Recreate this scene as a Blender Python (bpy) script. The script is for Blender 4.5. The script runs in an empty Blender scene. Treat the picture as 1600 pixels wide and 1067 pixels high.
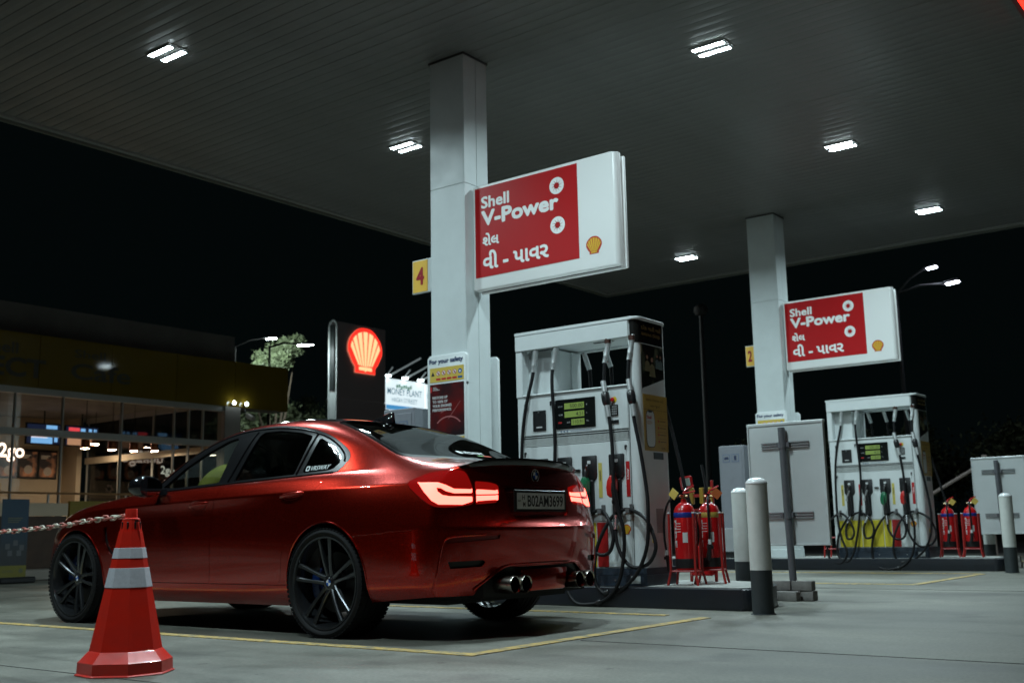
import bpy, bmesh, math, random
import numpy as np
from mathutils import Vector, Matrix, Euler
random.seed(7)
R = math.radians
PI = math.pi
scene = bpy.context.scene
COL = scene.collection

# ---------------------------------------------------------------- camera
cam_d = bpy.data.cameras.new('camera')
cam = bpy.data.objects.new('camera', cam_d)
COL.objects.link(cam)
def cam_matrix(yaw, pitch, roll, loc):
    cy, sy, cp, sp = math.cos(yaw), math.sin(yaw), math.cos(pitch), math.sin(pitch)
    f = Vector((-sy*cp, cy*cp, sp)); r = Vector((cy, sy, 0)); u = r.cross(f)
    r2 = r*math.cos(roll) + u*math.sin(roll); u2 = -r*math.sin(roll) + u*math.cos(roll)
    m = Matrix((r2, u2, -f)).transposed().to_4x4(); m.translation = loc
    return m
cam.matrix_world = cam_matrix(R(37.228), .172613, -.0195588, Vector((0, 0, .625)))
cam_d.sensor_width = 36; cam_d.lens = 38.27
cam_d.clip_start = .05; cam_d.clip_end = 800
cam_d.dof.use_dof = True; cam_d.dof.focus_distance = 6.6; cam_d.dof.aperture_fstop = 3.2
scene.camera = cam

# ---------------------------------------------------------------- night sky, exposure
world = bpy.data.worlds.new('World'); scene.world = world; world.use_nodes = True
world.node_tree.nodes['Background'].inputs[0].default_value = (.0009, .0019, .0020, 1)
world.node_tree.nodes['Background'].inputs[1].default_value = 1
scene.view_settings.view_transform = 'Standard'; scene.view_settings.look = 'None'
scene.view_settings.exposure = 0; scene.view_settings.gamma = 1
scene.render.engine = 'CYCLES'
scene.cycles.use_denoising = True
scene.cycles.max_bounces = 8; scene.cycles.transparent_max_bounces = 12
scene.cycles.caustics_reflective = False; scene.cycles.caustics_refractive = False
scene.cycles.sample_clamp_indirect = 4

# ---------------------------------------------------------------- materials
MATS = {}
def nt(name):
    m = bpy.data.materials.new(name); m.use_nodes = True
    return m, m.node_tree, m.node_tree.nodes['Principled BSDF']
def mat(name, col, rough=.5, metal=0, coat=0, emit=None, es=1, var=0, vs=6., bump=0, bs=60., spec=None, coatr=.04):
    if name in MATS: return MATS[name]
    m, t, b = nt(name)
    b.inputs['Base Color'].default_value = (*col, 1)
    b.inputs['Roughness'].default_value = rough
    b.inputs['Metallic'].default_value = metal
    b.inputs['Coat Weight'].default_value = coat
    b.inputs['Coat Roughness'].default_value = coatr
    if spec is not None: b.inputs['Specular IOR Level'].default_value = spec
    if emit:
        b.inputs['Emission Color'].default_value = (*emit, 1); b.inputs['Emission Strength'].default_value = es
    tc = t.nodes.new('ShaderNodeTexCoord')
    if var:
        n = t.nodes.new('ShaderNodeTexNoise'); n.inputs['Scale'].default_value = vs; n.inputs['Detail'].default_value = 7; n.inputs['Roughness'].default_value = .62
        t.links.new(tc.outputs['Object'], n.inputs['Vector'])
        mr = t.nodes.new('ShaderNodeMapRange'); mr.inputs[1].default_value = .3; mr.inputs[2].default_value = .7; mr.inputs[3].default_value = 1-var; mr.inputs[4].default_value = 1+var*.6
        t.links.new(n.outputs[0], mr.inputs[0])
        mx = t.nodes.new('ShaderNodeVectorMath'); mx.operation = 'SCALE'; mx.inputs[0].default_value = col
        t.links.new(mr.outputs[0], mx.inputs['Scale']); t.links.new(mx.outputs[0], b.inputs['Base Color'])
        m2 = t.nodes.new('ShaderNodeMapRange'); m2.inputs[1].default_value = .3; m2.inputs[2].default_value = .7; m2.inputs[3].default_value = min(1, rough*1.25); m2.inputs[4].default_value = rough*.8
        t.links.new(n.outputs[0], m2.inputs[0]); t.links.new(m2.outputs[0], b.inputs['Roughness'])
    if bump:
        n = t.nodes.new('ShaderNodeTexNoise'); n.inputs['Scale'].default_value = bs; n.inputs['Detail'].default_value = 5
        t.links.new(tc.outputs['Object'], n.inputs['Vector'])
        bp = t.nodes.new('ShaderNodeBump'); bp.inputs['Strength'].default_value = bump; bp.inputs['Distance'].default_value = .01
        t.links.new(n.outputs[0], bp.inputs['Height']); t.links.new(bp.outputs[0], b.inputs['Normal'])
    MATS[name] = m
    return m
def emat(name, col, s):
    if name in MATS: return MATS[name]
    return mat(name, (0, 0, 0), .5, emit=col, es=s)
def glass(name, tint, rough=.02, refl=1.0, fac=None):
    if name in MATS: return MATS[name]
    m = bpy.data.materials.new(name); m.use_nodes = True; t = m.node_tree
    for n in list(t.nodes): t.nodes.remove(n)
    o = t.nodes.new('ShaderNodeOutputMaterial'); mx = t.nodes.new('ShaderNodeMixShader')
    tr = t.nodes.new('ShaderNodeBsdfTransparent'); tr.inputs[0].default_value = (*tint, 1)
    gl = t.nodes.new('ShaderNodeBsdfGlossy'); gl.inputs['Roughness'].default_value = rough; gl.inputs[0].default_value = (refl, refl, refl, 1)
    lw = t.nodes.new('ShaderNodeLayerWeight'); lw.inputs[0].default_value = .5
    pw = t.nodes.new('ShaderNodeMath'); pw.operation = 'POWER'; pw.inputs[1].default_value = 5; t.links.new(lw.outputs['Facing'], pw.inputs[0])
    fr = t.nodes.new('ShaderNodeMath'); fr.operation = 'MULTIPLY_ADD'; fr.inputs[1].default_value = .94; fr.inputs[2].default_value = .05; t.links.new(pw.outputs[0], fr.inputs[0])
    t.links.new(fr.outputs[0], mx.inputs[0]); t.links.new(tr.outputs[0], mx.inputs[1]); t.links.new(gl.outputs[0], mx.inputs[2]); t.links.new(mx.outputs[0], o.inputs[0])
    MATS[name] = m
    return m

# ---------------------------------------------------------------- mesh helpers
class MB:
    def __init__(s): s.v = []; s.f = []; s.m = []; s.cur = 0
    def add(s, v, f):
        o = len(s.v); s.v += [tuple(p) for p in v]; s.f += [tuple(i+o for i in q) for q in f]; s.m += [s.cur]*len(f); return s
    def mi(s, i): s.cur = i; return s
    def box(s, a, b, bev=0, M=None, seg=1):
        x0, y0, z0 = (min(a[i], b[i]) for i in range(3)); x1, y1, z1 = (max(a[i], b[i]) for i in range(3))
        if bev:
            bm = bmesh.new(); bmesh.ops.create_cube(bm, size=1)
            for v in bm.verts: v.co = Vector(((x0+x1)/2+v.co.x*(x1-x0), (y0+y1)/2+v.co.y*(y1-y0), (z0+z1)/2+v.co.z*(z1-z0)))
            bmesh.ops.bevel(bm, geom=list(bm.edges), offset=min(bev, (x1-x0)*.45, (y1-y0)*.45, (z1-z0)*.45), segments=seg, profile=.5, affect='EDGES')
            return s.bm(bm, M)
        v = [(x0,y0,z0),(x1,y0,z0),(x1,y1,z0),(x0,y1,z0),(x0,y0,z1),(x1,y0,z1),(x1,y1,z1),(x0,y1,z1)]
        if M: v = [M @ Vector(p) for p in v]
        return s.add(v, [(3,2,1,0),(4,5,6,7),(0,1,5,4),(1,2,6,5),(2,3,7,6),(3,0,4,7)])
    def bm(s, bm, M=None):
        bm.verts.index_update()
        s.add([(M @ v.co if M else v.co.copy()) for v in bm.verts], [tuple(v.index for v in f.verts) for f in bm.faces]); bm.free(); return s
    def lathe(s, prof, c=(0,0,0), axis='z', n=24, cap=True, a0=0, a1=None, M=None):
        full = a1 is None; a1 = 2*PI if full else a1; k = n if full else n+1
        v = []
        for r, h in prof:
            for i in range(k):
                a = a0+(a1-a0)*i/n; x, y = r*math.cos(a), r*math.sin(a)
                p = {'z': (x, y, h), 'y': (x, h, y), 'x': (h, x, y)}[axis]
                p = Vector((p[0]+c[0], p[1]+c[1], p[2]+c[2])); v.append(M @ p if M else p)
        f = []
        for j in range(len(prof)-1):
            for i in range(n):
                i2 = (i+1) % k
                q = (j*k+i, j*k+i2, (j+1)*k+i2, (j+1)*k+i)
                f.append(q if axis != 'y' else q[::-1])
        if cap and full:
            for j, fl in ((0, True), (len(prof)-1, False)):
                if prof[j][0] > 1e-6:
                    q = tuple(j*k+i for i in range(n))
                    if fl: q = q[::-1]
                    f.append(q if axis != 'y' else q[::-1])
        return s.add(v, f)
    def cyl(s, a, b, r, r2=None, n=14, cap=True):
        a, b = Vector(a), Vector(b); d = b-a; L = d.length
        M = Matrix.Translation(a) @ d.to_track_quat('Z', 'Y').to_matrix().to_4x4()
        return s.lathe([(r, 0), (r if r2 is None else r2, L)], n=n, cap=cap, M=M)
    def tube(s, pts, r, n=10, cap=True):
        pts = [Vector(p) for p in pts]; rr = r if isinstance(r, (list, tuple)) else [r]*len(pts)
        up = None; v = []
        for i, p in enumerate(pts):
            d = (pts[min(i+1, len(pts)-1)]-pts[max(i-1, 0)]).normalized()
            if up is None:
                up = Vector((0, 0, 1)) if abs(d.z) < .9 else Vector((0, 1, 0))
            x = d.cross(up).normalized(); up = x.cross(d).normalized()
            for k in range(n):
                a = 2*PI*k/n; v.append(p+(x*math.cos(a)+up*math.sin(a))*rr[i])
        f = [(i*n+k, i*n+(k+1) % n, (i+1)*n+(k+1) % n, (i+1)*n+k) for i in range(len(pts)-1) for k in range(n)]
        if cap: f += [tuple(range(n))[::-1], tuple((len(pts)-1)*n+k for k in range(n))]
        return s.add(v, f)
    def prism(s, poly, h0, h1, plane='xy', M=None, bev=0):
        # poly in the named plane (counter-clockwise seen from + of the third axis), extruded h0..h1
        def P(a, b, h): return {'xy': (a, b, h), 'xz': (a, h, b), 'yz': (h, a, b)}[plane]
        n = len(poly); v = [P(a, b, h0) for a, b in poly]+[P(a, b, h1) for a, b in poly]
        f = [tuple(range(n))[::-1], tuple(range(n, 2*n))]+[(i, (i+1) % n, n+(i+1) % n, n+i) for i in range(n)]
        if plane == 'xz': f = [q[::-1] for q in f]
        if bev:
            bm = bmesh.new(); vs = [bm.verts.new(p) for p in v]
            for q in f: bm.faces.new([vs[i] for i in q])
            bmesh.ops.bevel(bm, geom=list(bm.edges), offset=bev, segments=2, profile=.5, affect='EDGES')
            return s.bm(bm, M)
        if M: v = [M @ Vector(p) for p in v]
        return s.add(v, f)
    def mesh(s, me, M=None):
        mats = s.cur
        v = [(M @ p.co if M else p.co.copy()) for p in me.vertices]
        return s.add(v, [tuple(p.vertices) for p in me.polygons])
    def build(s, name, m, parent=None, smooth=True, ang=35, loc=None, fix=True):
        me = bpy.data.meshes.new(name); me.from_pydata(s.v, [], s.f)
        for x in (m if isinstance(m, (list, tuple)) else [m]): me.materials.append(x)
        if any(s.m): me.polygons.foreach_set('material_index', s.m)
        if fix and len(s.f) < 20000:
            bm = bmesh.new(); bm.from_mesh(me); bmesh.ops.recalc_face_normals(bm, faces=bm.faces); bm.to_mesh(me); bm.free()
        if smooth:
            me.polygons.foreach_set('use_smooth', [True]*len(me.polygons)); me.set_sharp_from_angle(angle=R(ang))
        me.update()
        o = bpy.data.objects.new(name, me); COL.objects.link(o)
        if parent is not None: o.parent = parent
        if loc is not None: o.location = loc
        return o
def tag(o, label=None, cat=None, group=None, kind=None):
    if label: o['label'] = label
    if cat: o['category'] = cat
    if group: o['group'] = group
    if kind: o['kind'] = kind
    return o
def thing(name, label, cat, loc=(0, 0, 0), rz=0, group=None):
    o = bpy.data.objects.new(name, None); COL.objects.link(o); o.location = loc; o.rotation_euler = (0, 0, rz)
    o.empty_display_size = .1
    return tag(o, label, cat, group)
def struct(o): o['kind'] = 'structure'; return o
def copy_tree(o, parent=None):
    kids = list(o.children)
    c = o.copy(); COL.objects.link(c)
    if parent is not None: c.parent = parent
    for k in kids: copy_tree(k, c)
    return c
def clone(o, loc, label, rz=None, group=None):
    c = copy_tree(o); c.location = loc; c['label'] = label
    if rz is not None: c.rotation_euler = (0, 0, rz)
    if group: c['group'] = group
    return c
def piece(src, parent, loc, name=None, rot=None, scl=None):
    c = src.copy(); COL.objects.link(c); c.parent = parent; c.location = loc
    if rot is not None: c.rotation_euler = rot
    if scl is not None: c.scale = scl
    return c
def spline(pts, n=6):
    # Catmull-Rom through pts
    P = [Vector(p) for p in pts]; P = [P[0]*2-P[1]]+P+[P[-1]*2-P[-2]]; out = []
    for i in range(1, len(P)-2):
        for k in range(n):
            t = k/n; a, b, c, d = P[i-1], P[i], P[i+1], P[i+2]
            out.append(.5*((2*b)+(-a+c)*t+(2*a-5*b+4*c-d)*t*t+(-a+3*b-3*c+d)*t**3))
    out.append(P[-2]); return out
_txt = {}
def text_verts(s, bold=0, res=3, shear=0):
    k = (s, bold, res, shear)
    if k not in _txt:
        cu = bpy.data.curves.new('t', 'FONT'); cu.body = s; cu.size = 1; cu.resolution_u = res; cu.offset = bold; cu.shear = shear; cu.fill_mode = 'FRONT'
        o = bpy.data.objects.new('t', cu); COL.objects.link(o)
        dg = bpy.context.evaluated_depsgraph_get(); me = bpy.data.meshes.new_from_object(o.evaluated_get(dg))
        v = [p.co.copy() for p in me.vertices]; f = [tuple(p.vertices) for p in me.polygons]
        bpy.data.objects.remove(o); bpy.data.curves.remove(cu); bpy.data.meshes.remove(me)
        _txt[k] = (v, f)
    return _txt[k]
def add_text(mb, s, org, w=None, h=None, face='-y', bold=0, th=0, res=3, align='l', shear=0, fat=0):
    """flat lettering on a surface; org = bottom-left of its box; w, h = size of its box"""
    v, f = text_verts(s, bold, res, shear)
    if not v: return mb
    x0 = min(p.x for p in v); x1 = max(p.x for p in v); y0 = min(p.y for p in v); y1 = max(p.y for p in v)
    sy = (h/(y1-y0)) if h else None; sx = (w/(x1-x0)) if w else None
    if sx is None: sx = sy
    if sy is None: sy = sx
    W = (x1-x0)*sx; off = {'l': 0, 'c': -W/2, 'r': -W}[align]
    out = []
    for p in v:
        a = (p.x-x0)*sx+off; b = (p.y-y0)*sy
        if face == '-y': q = (org[0]+a, org[1], org[2]+b)
        elif face == '+x': q = (org[0], org[1]+a, org[2]+b)
        elif face == '+y': q = (org[0]-a, org[1], org[2]+b)
        elif face == '-x': q = (org[0], org[1]-a, org[2]+b)
        else: q = (org[0]+a, org[1]+b, org[2])
        out.append(q)
    mb.add(out, f)
    if fat:      # heavier weight: the same letters again, shifted by a stroke fraction, each a hair prouder
        n = {'-y': Vector((0, -1, 0)), '+x': Vector((1, 0, 0)), '+y': Vector((0, 1, 0)), '-x': Vector((-1, 0, 0))}.get(face, Vector((0, 0, 1)))
        rt = {'-y': Vector((1, 0, 0)), '+x': Vector((0, 1, 0)), '+y': Vector((-1, 0, 0)), '-x': Vector((0, -1, 0))}.get(face, Vector((1, 0, 0)))
        up = Vector((0, 0, 1)) if face in ('-y', '+x', '+y', '-x') else Vector((0, 1, 0))
        for k, (a, b) in enumerate(((1, 0), (-1, 0), (0, 1), (0, -1), (.7, .7), (-.7, -.7), (.7, -.7), (-.7, .7))):
            d = rt*a*fat+up*b*fat+n*(.0002*(k+1)); mb.add([Vector(p)+d for p in out], f)
    return mb
def flat(mb, poly, face, d):
    """flat polygon: (a, b) pairs, a along the reading direction, b up; d = plane position"""
    if face == '-y': v = [(a, d, b) for a, b in poly]
    elif face == '+x': v = [(d, a, b) for a, b in poly]
    elif face == '+y': v = [(-a, d, b) for a, b in poly]
    return mb.add(v, [tuple(range(len(v)))])
def circ(cx, cz, r, n=24, ry=None, a0=0): return [(cx+r*math.cos(a0+2*PI*i/n), cz+(ry or r)*math.sin(a0+2*PI*i/n)) for i in range(n)]
def rect(a0, b0, a1, b1): return [(a0, b0), (a1, b0), (a1, b1), (a0, b1)]

white = mat('white_enamel', (.62, .66, .66), .35, var=.05, vs=5)
white2 = mat('white_clad', (.56, .61, .61), .42, var=.07, vs=3)
black = mat('black_plastic', (.012, .013, .014), .35)
blackg = mat('black_gloss', (.006, .006, .007), .08, coat=.6)
rubber = mat('black_rubber', (.006, .006, .007), .5, spec=.25)
steel = mat('brushed_steel', (.5, .52, .53), .3, metal=1, var=.1, vs=40)
chrome = mat('chrome', (.7, .7, .7), .12, metal=1)
redp = mat('red_print', (.42, .012, .014), .4)
yelp = mat('yellow_print', (.62, .43, .03), .45)
# ================================================================ THE CAR (local: x 0 nose .. 4.67 tail, y < 0 = left side, z up)
CX0, CY0 = -8.715, 5.65
def car_cage():
    xs = [.15,.35,.55,.82,1.10,1.40,1.75,2.15,2.52,2.90,3.27,3.62,3.90,4.12,4.30,4.42]
    Y = [
    [.62,.72,.76,.80,.80,.79,.79,.79,.79,.79,.80,.84,.85,.84,.82,.80],
    [.70,.80,.86,.895,.885,.865,.86,.86,.86,.865,.885,.915,.925,.91,.885,.85],
    [.72,.83,.895,.925,.905,.875,.868,.868,.868,.876,.90,.934,.937,.918,.89,.855],
    [.72,.83,.895,.93,.915,.892,.885,.885,.885,.89,.91,.937,.938,.918,.888,.85],
    [.69,.80,.875,.912,.899,.882,.872,.872,.872,.876,.892,.915,.912,.890,.860,.820],
    [.65,.765,.84,.88,.887,.889,.89,.89,.89,.89,.888,.885,.872,.850,.815,.775],
    [.59,.71,.785,.82,.835,.845,.85,.85,.85,.845,.838,.822,.797,.765,.728,.69]]
    Z = [
    [.17,.16,.17,.18,.18,.18,.18,.18,.18,.18,.18,.19,.215,.235,.25,.26],
    [.25,.25,.25,.26,.26,.26,.25,.25,.25,.25,.26,.28,.30,.31,.32,.33],
    [.40,.41,.42,.43,.43,.43,.42,.42,.42,.42,.43,.45,.46,.47,.48,.48],
    [.55,.57,.60,.62,.62,.62,.62,.62,.62,.62,.63,.64,.65,.655,.66,.66],
    [.63,.67,.72,.755,.765,.77,.775,.78,.785,.79,.80,.81,.815,.82,.82,.82],
    [.69,.74,.79,.83,.848,.858,.866,.876,.884,.892,.900,.908,.914,.918,.92,.92],
    [.725,.785,.835,.875,.905,.925,.94,.955,.967,.98,.992,1.0,.998,.992,.985,.98]]
    top = {}
    for i in range(5):
        y6, z6 = Y[6][i], Z[6][i]; x = xs[i]
        top[i] = [(x-.02*j*(1 if i == 0 else 0), y6*fy, z6+dz*(1 if i else .6)) for j, (fy, dz) in enumerate([(.93,.02),(.80,.035),(.65,.045),(.48,.055),(.25,.065),(0,.068)])]
    top[5] = [(1.44,.78,.952),(1.46,.735,.972),(1.44,.67,.985),(1.38,.53,.998),(1.31,.28,1.015),(1.28,0,1.02)]
    top[6] = [(1.75,.805,.958),(1.75,.775,1.01),(1.72,.735,1.075),(1.70,.685,1.135),(1.63,.37,1.185),(1.60,0,1.20)]
    top[7] = [(2.15,.81,.973),(2.15,.765,1.08),(2.14,.69,1.23),(2.12,.612,1.352),(2.05,.34,1.400),(2.03,0,1.413)]
    top[8] = [(2.52,.81,.986),(2.52,.765,1.10),(2.52,.70,1.272),(2.52,.61,1.408),(2.50,.34,1.443),(2.50,0,1.454)]
    top[9] = [(2.90,.807,.998),(2.90,.76,1.11),(2.90,.695,1.28),(2.90,.607,1.418),(2.88,.34,1.450),(2.88,0,1.459)]
    top[10] = [(3.27,.80,1.010),(3.27,.755,1.11),(3.28,.687,1.27),(3.30,.598,1.398),(3.24,.34,1.427),(3.22,0,1.436)]
    top[11] = [(3.62,.785,1.022),(3.62,.745,1.09),(3.64,.682,1.19),(3.66,.61,1.285),(3.55,.34,1.332),(3.52,0,1.345)]
    top[12] = [(3.90,.765,1.020),(3.90,.735,1.055),(3.92,.68,1.10),(3.93,.62,1.145),(3.86,.36,1.185),(3.84,0,1.20)]
    top[13] = [(4.12,.74,1.012),(4.12,.705,1.034),(4.13,.665,1.054),(4.12,.60,1.070),(4.10,.36,1.085),(4.09,0,1.09)]
    top[14] = [(4.31,.70,1.003),(4.31,.66,1.020),(4.31,.61,1.038),(4.31,.54,1.053),(4.31,.32,1.068),(4.31,0,1.073)]
    top[15] = [(4.435,.66,.998),(4.45,.62,1.014),(4.475,.555,1.030),(4.50,.47,1.044),(4.53,.28,1.058),(4.54,0,1.063)]
    N = len(xs); verts = []; idx = {}; crease = {}
    def nv(p): verts.append(p); return len(verts)-1
    P = {}
    for i in range(N):
        for k in range(7): P[('s', i, k)] = (xs[i], Y[k][i], Z[k][i])
        for k in range(6): P[('s', i, 7+k)] = top[i][k]
    rz = [.255,.335,.49,.648,.705,.90]; rx = [4.55,4.605,4.66,4.68,4.61,4.585]
    fz = [.17,.25,.40,.53,.62,.69]; fx = [.10,.04,.0,.0,.03,.07]
    for r in range(6):
        yl = Y[r][N-1]
        for c in range(1, 7):
            ft = top[N-1][c-1][1]/Y[6][N-1]; y = yl*ft
            if c == 1: y = yl*.955
            zz = rz[r]+(Z[r][N-1]-rz[r])*(abs(y)/yl)**2*(.6 if c > 1 else .8)
            P[('r', r, c)] = (rx[r]-(rx[r]-4.42)*(abs(y)/yl)**3.2, y, zz)
            yl2 = Y[r][0]; y2 = yl2*top[0][c-1][1]/Y[6][0]
            P[('f', r, c)] = (fx[r]+(.15-fx[r])*(abs(y2)/yl2)**2.4, y2, fz[r]+(Z[r][0]-fz[r])*(abs(y2)/yl2)**2)
    for key, p in P.items():
        if abs(p[1]) < 1e-6: i = nv(p); idx[(key, -1)] = i; idx[(key, 1)] = i
        else: idx[(key, -1)] = nv((p[0], -p[1], p[2])); idx[(key, 1)] = nv(p)
    def K(kind, a, b):
        if kind in 'rf':
            e = N-1 if kind == 'r' else 0
            if b == 0: return ('s', e, a)
            if a == 6: return ('s', e, 6+b)
        return (kind, a, b)
    faces = []
    def q(keys, flip):
        for s in (-1, 1):
            f = [idx[(k, s)] for k in keys]
            if (s == 1) != flip: f = f[::-1]
            faces.append(f)
    for i in range(N-1):
        for k in range(12): q([('s', i, k), ('s', i+1, k), ('s', i+1, k+1), ('s', i, k+1)], False)
    for r in range(6):
        for c in range(6):
            q([K('r', r, c), K('r', r, c+1), K('r', r+1, c+1), K('r', r+1, c)], False)
            q([K('f', r, c), K('f', r, c+1), K('f', r+1, c+1), K('f', r+1, c)], True)
    def ce(a, b, w):
        for s in (-1, 1):
            i, j = idx[(a, s)], idx[(b, s)]; crease[(min(i, j), max(i, j))] = w
    for i in range(3, N-1): ce(('s', i, 5), ('s', i+1, 5), .85)
    for i in range(5, 12): ce(('s', i, 7), ('s', i+1, 7), .5)
    for c in range(6): ce(K('r', 3, c), K('r', 3, c+1), .75); ce(K('r', 6, c), K('r', 6, c+1), .4)
    for i in range(11, N-1): ce(('s', i, 3), ('s', i+1, 3), .15+.12*(i-10))
    for i in range(4, 12): ce(('s', i, 0), ('s', i+1, 0), .6)
    return verts, faces, crease
def subdiv(verts, faces, crease, lv):
    bm = bmesh.new(); vs = [bm.verts.new(v) for v in verts]
    for f in faces: bm.faces.new([vs[i] for i in f])
    lay = bm.edges.layers.float.new('crease_edge')
    for e in bm.edges:
        k = (min(e.verts[0].index, e.verts[1].index), max(e.verts[0].index, e.verts[1].index))
        pass
    bm.verts.index_update()
    for e in bm.edges:
        a, b = e.verts[0].index, e.verts[1].index; k = (min(a, b), max(a, b))
        if k in crease: e[lay] = crease[k]
    me = bpy.data.meshes.new('cage'); bm.to_mesh(me); bm.free()
    o = bpy.data.objects.new('cage', me); COL.objects.link(o)
    md = o.modifiers.new('s', 'SUBSURF'); md.levels = lv; md.render_levels = lv
    dg = bpy.context.evaluated_depsgraph_get(); r = bpy.data.meshes.new_from_object(o.evaluated_get(dg))
    bpy.data.objects.remove(o); bpy.data.meshes.remove(me)
    return r
def sdf(poly, P):
    """signed distance to a closed polygon (negative inside), P = (n, 2)"""
    Q = np.array(poly, float); n = len(Q); d = np.full(len(P), 1e9); ins = np.zeros(len(P), bool)
    for i in range(n):
        a, b = Q[i], Q[(i+1) % n]; e = b-a; w = P-a
        t = np.clip((w@e)/max(e@e, 1e-12), 0, 1); d = np.minimum(d, np.linalg.norm(w-t[:, None]*e, axis=1))
        c = ((a[1] > P[:, 1]) != (b[1] > P[:, 1])) & (P[:, 0] < (b[0]-a[0])*(P[:, 1]-a[1])/((b[1]-a[1]) or 1e-12)+a[0])
        ins ^= c
    return np.where(ins, -d, d)
def smooth_poly(pts, n=5): 
    P = pts; m = len(P); out = []
    for i in range(m):
        a, b, c, d = (np.array(P[(i+j) % m], float) for j in (-1, 0, 1, 2))
        for k in range(n):
            t = k/n; out.append(tuple(.5*(2*b+(-a+c)*t+(2*a-5*b+4*c-d)*t*t+(-a+3*b-3*c+d)*t**3)))
    return out
class Shell:
    def __init__(s, me):
        s.bm = bmesh.new(); s.bm.from_mesh(me)
        bmesh.ops.delete(s.bm, geom=[v for v in s.bm.verts if v.co.y > 1e-4], context='VERTS')
        s.bm.normal_update()
    def co(s): 
        s.bm.verts.index_update(); return np.array([v.co[:] for v in s.bm.verts])
    def cen(s):
        s.bm.faces.index_update(); return np.array([f.calc_center_median()[:] for f in s.bm.faces])
    def cut(s, fn):
        """split the shell along fn = 0; fn takes (n,3) -> signed values (nan-safe, large = far)"""
        bm = s.bm; val = fn(s.co()); bm.verts.ensure_lookup_table(); val = list(val)
        near = 2e-4
        for v in bm.verts:
            if abs(val[v.index]) < near: val[v.index] = 0.
        edges = [e for e in bm.edges if val[e.verts[0].index]*val[e.verts[1].index] < 0]
        # snap
        for e in edges:
            a, b = e.verts; va, vb = val[a.index], val[b.index]
            if va*vb >= 0: continue
            t = va/(va-vb)
            if t < .12: a.co = a.co.lerp(b.co, t); val[a.index] = 0.
            elif t > .88: b.co = b.co.lerp(a.co, 1-t); val[b.index] = 0.
        edges = [e for e in edges if val[e.verts[0].index]*val[e.verts[1].index] < 0]
        nv = set(v for v in bm.verts if val[v.index] == 0.)
        d = {v: val[v.index] for v in bm.verts}
        for e in edges:
            a, b = e.verts; t = d[a]/(d[a]-d[b])
            _, v = bmesh.utils.edge_split(e, a, t); d[v] = 0.; nv.add(v)
        fs = set()
        for v in nv: fs.update(v.link_faces)
        for f in fs:
            z = [v for v in f.verts if d.get(v, 1) == 0.]
            if len(z) < 2: continue
            if not (any(d[v] < 0 for v in f.verts) and any(d[v] > 0 for v in f.verts)): continue
            vs = list(f.verts); best = None
            for i in range(len(z)):
                for j in range(i+1, len(z)):
                    ia, ib = vs.index(z[i]), vs.index(z[j])
                    if abs(ia-ib) in (1, len(vs)-1): continue
                    best = (z[i], z[j])
            if best:
                try: bmesh.utils.face_split(f, best[0], best[1])
                except Exception: pass
car_regions = {}
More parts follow.
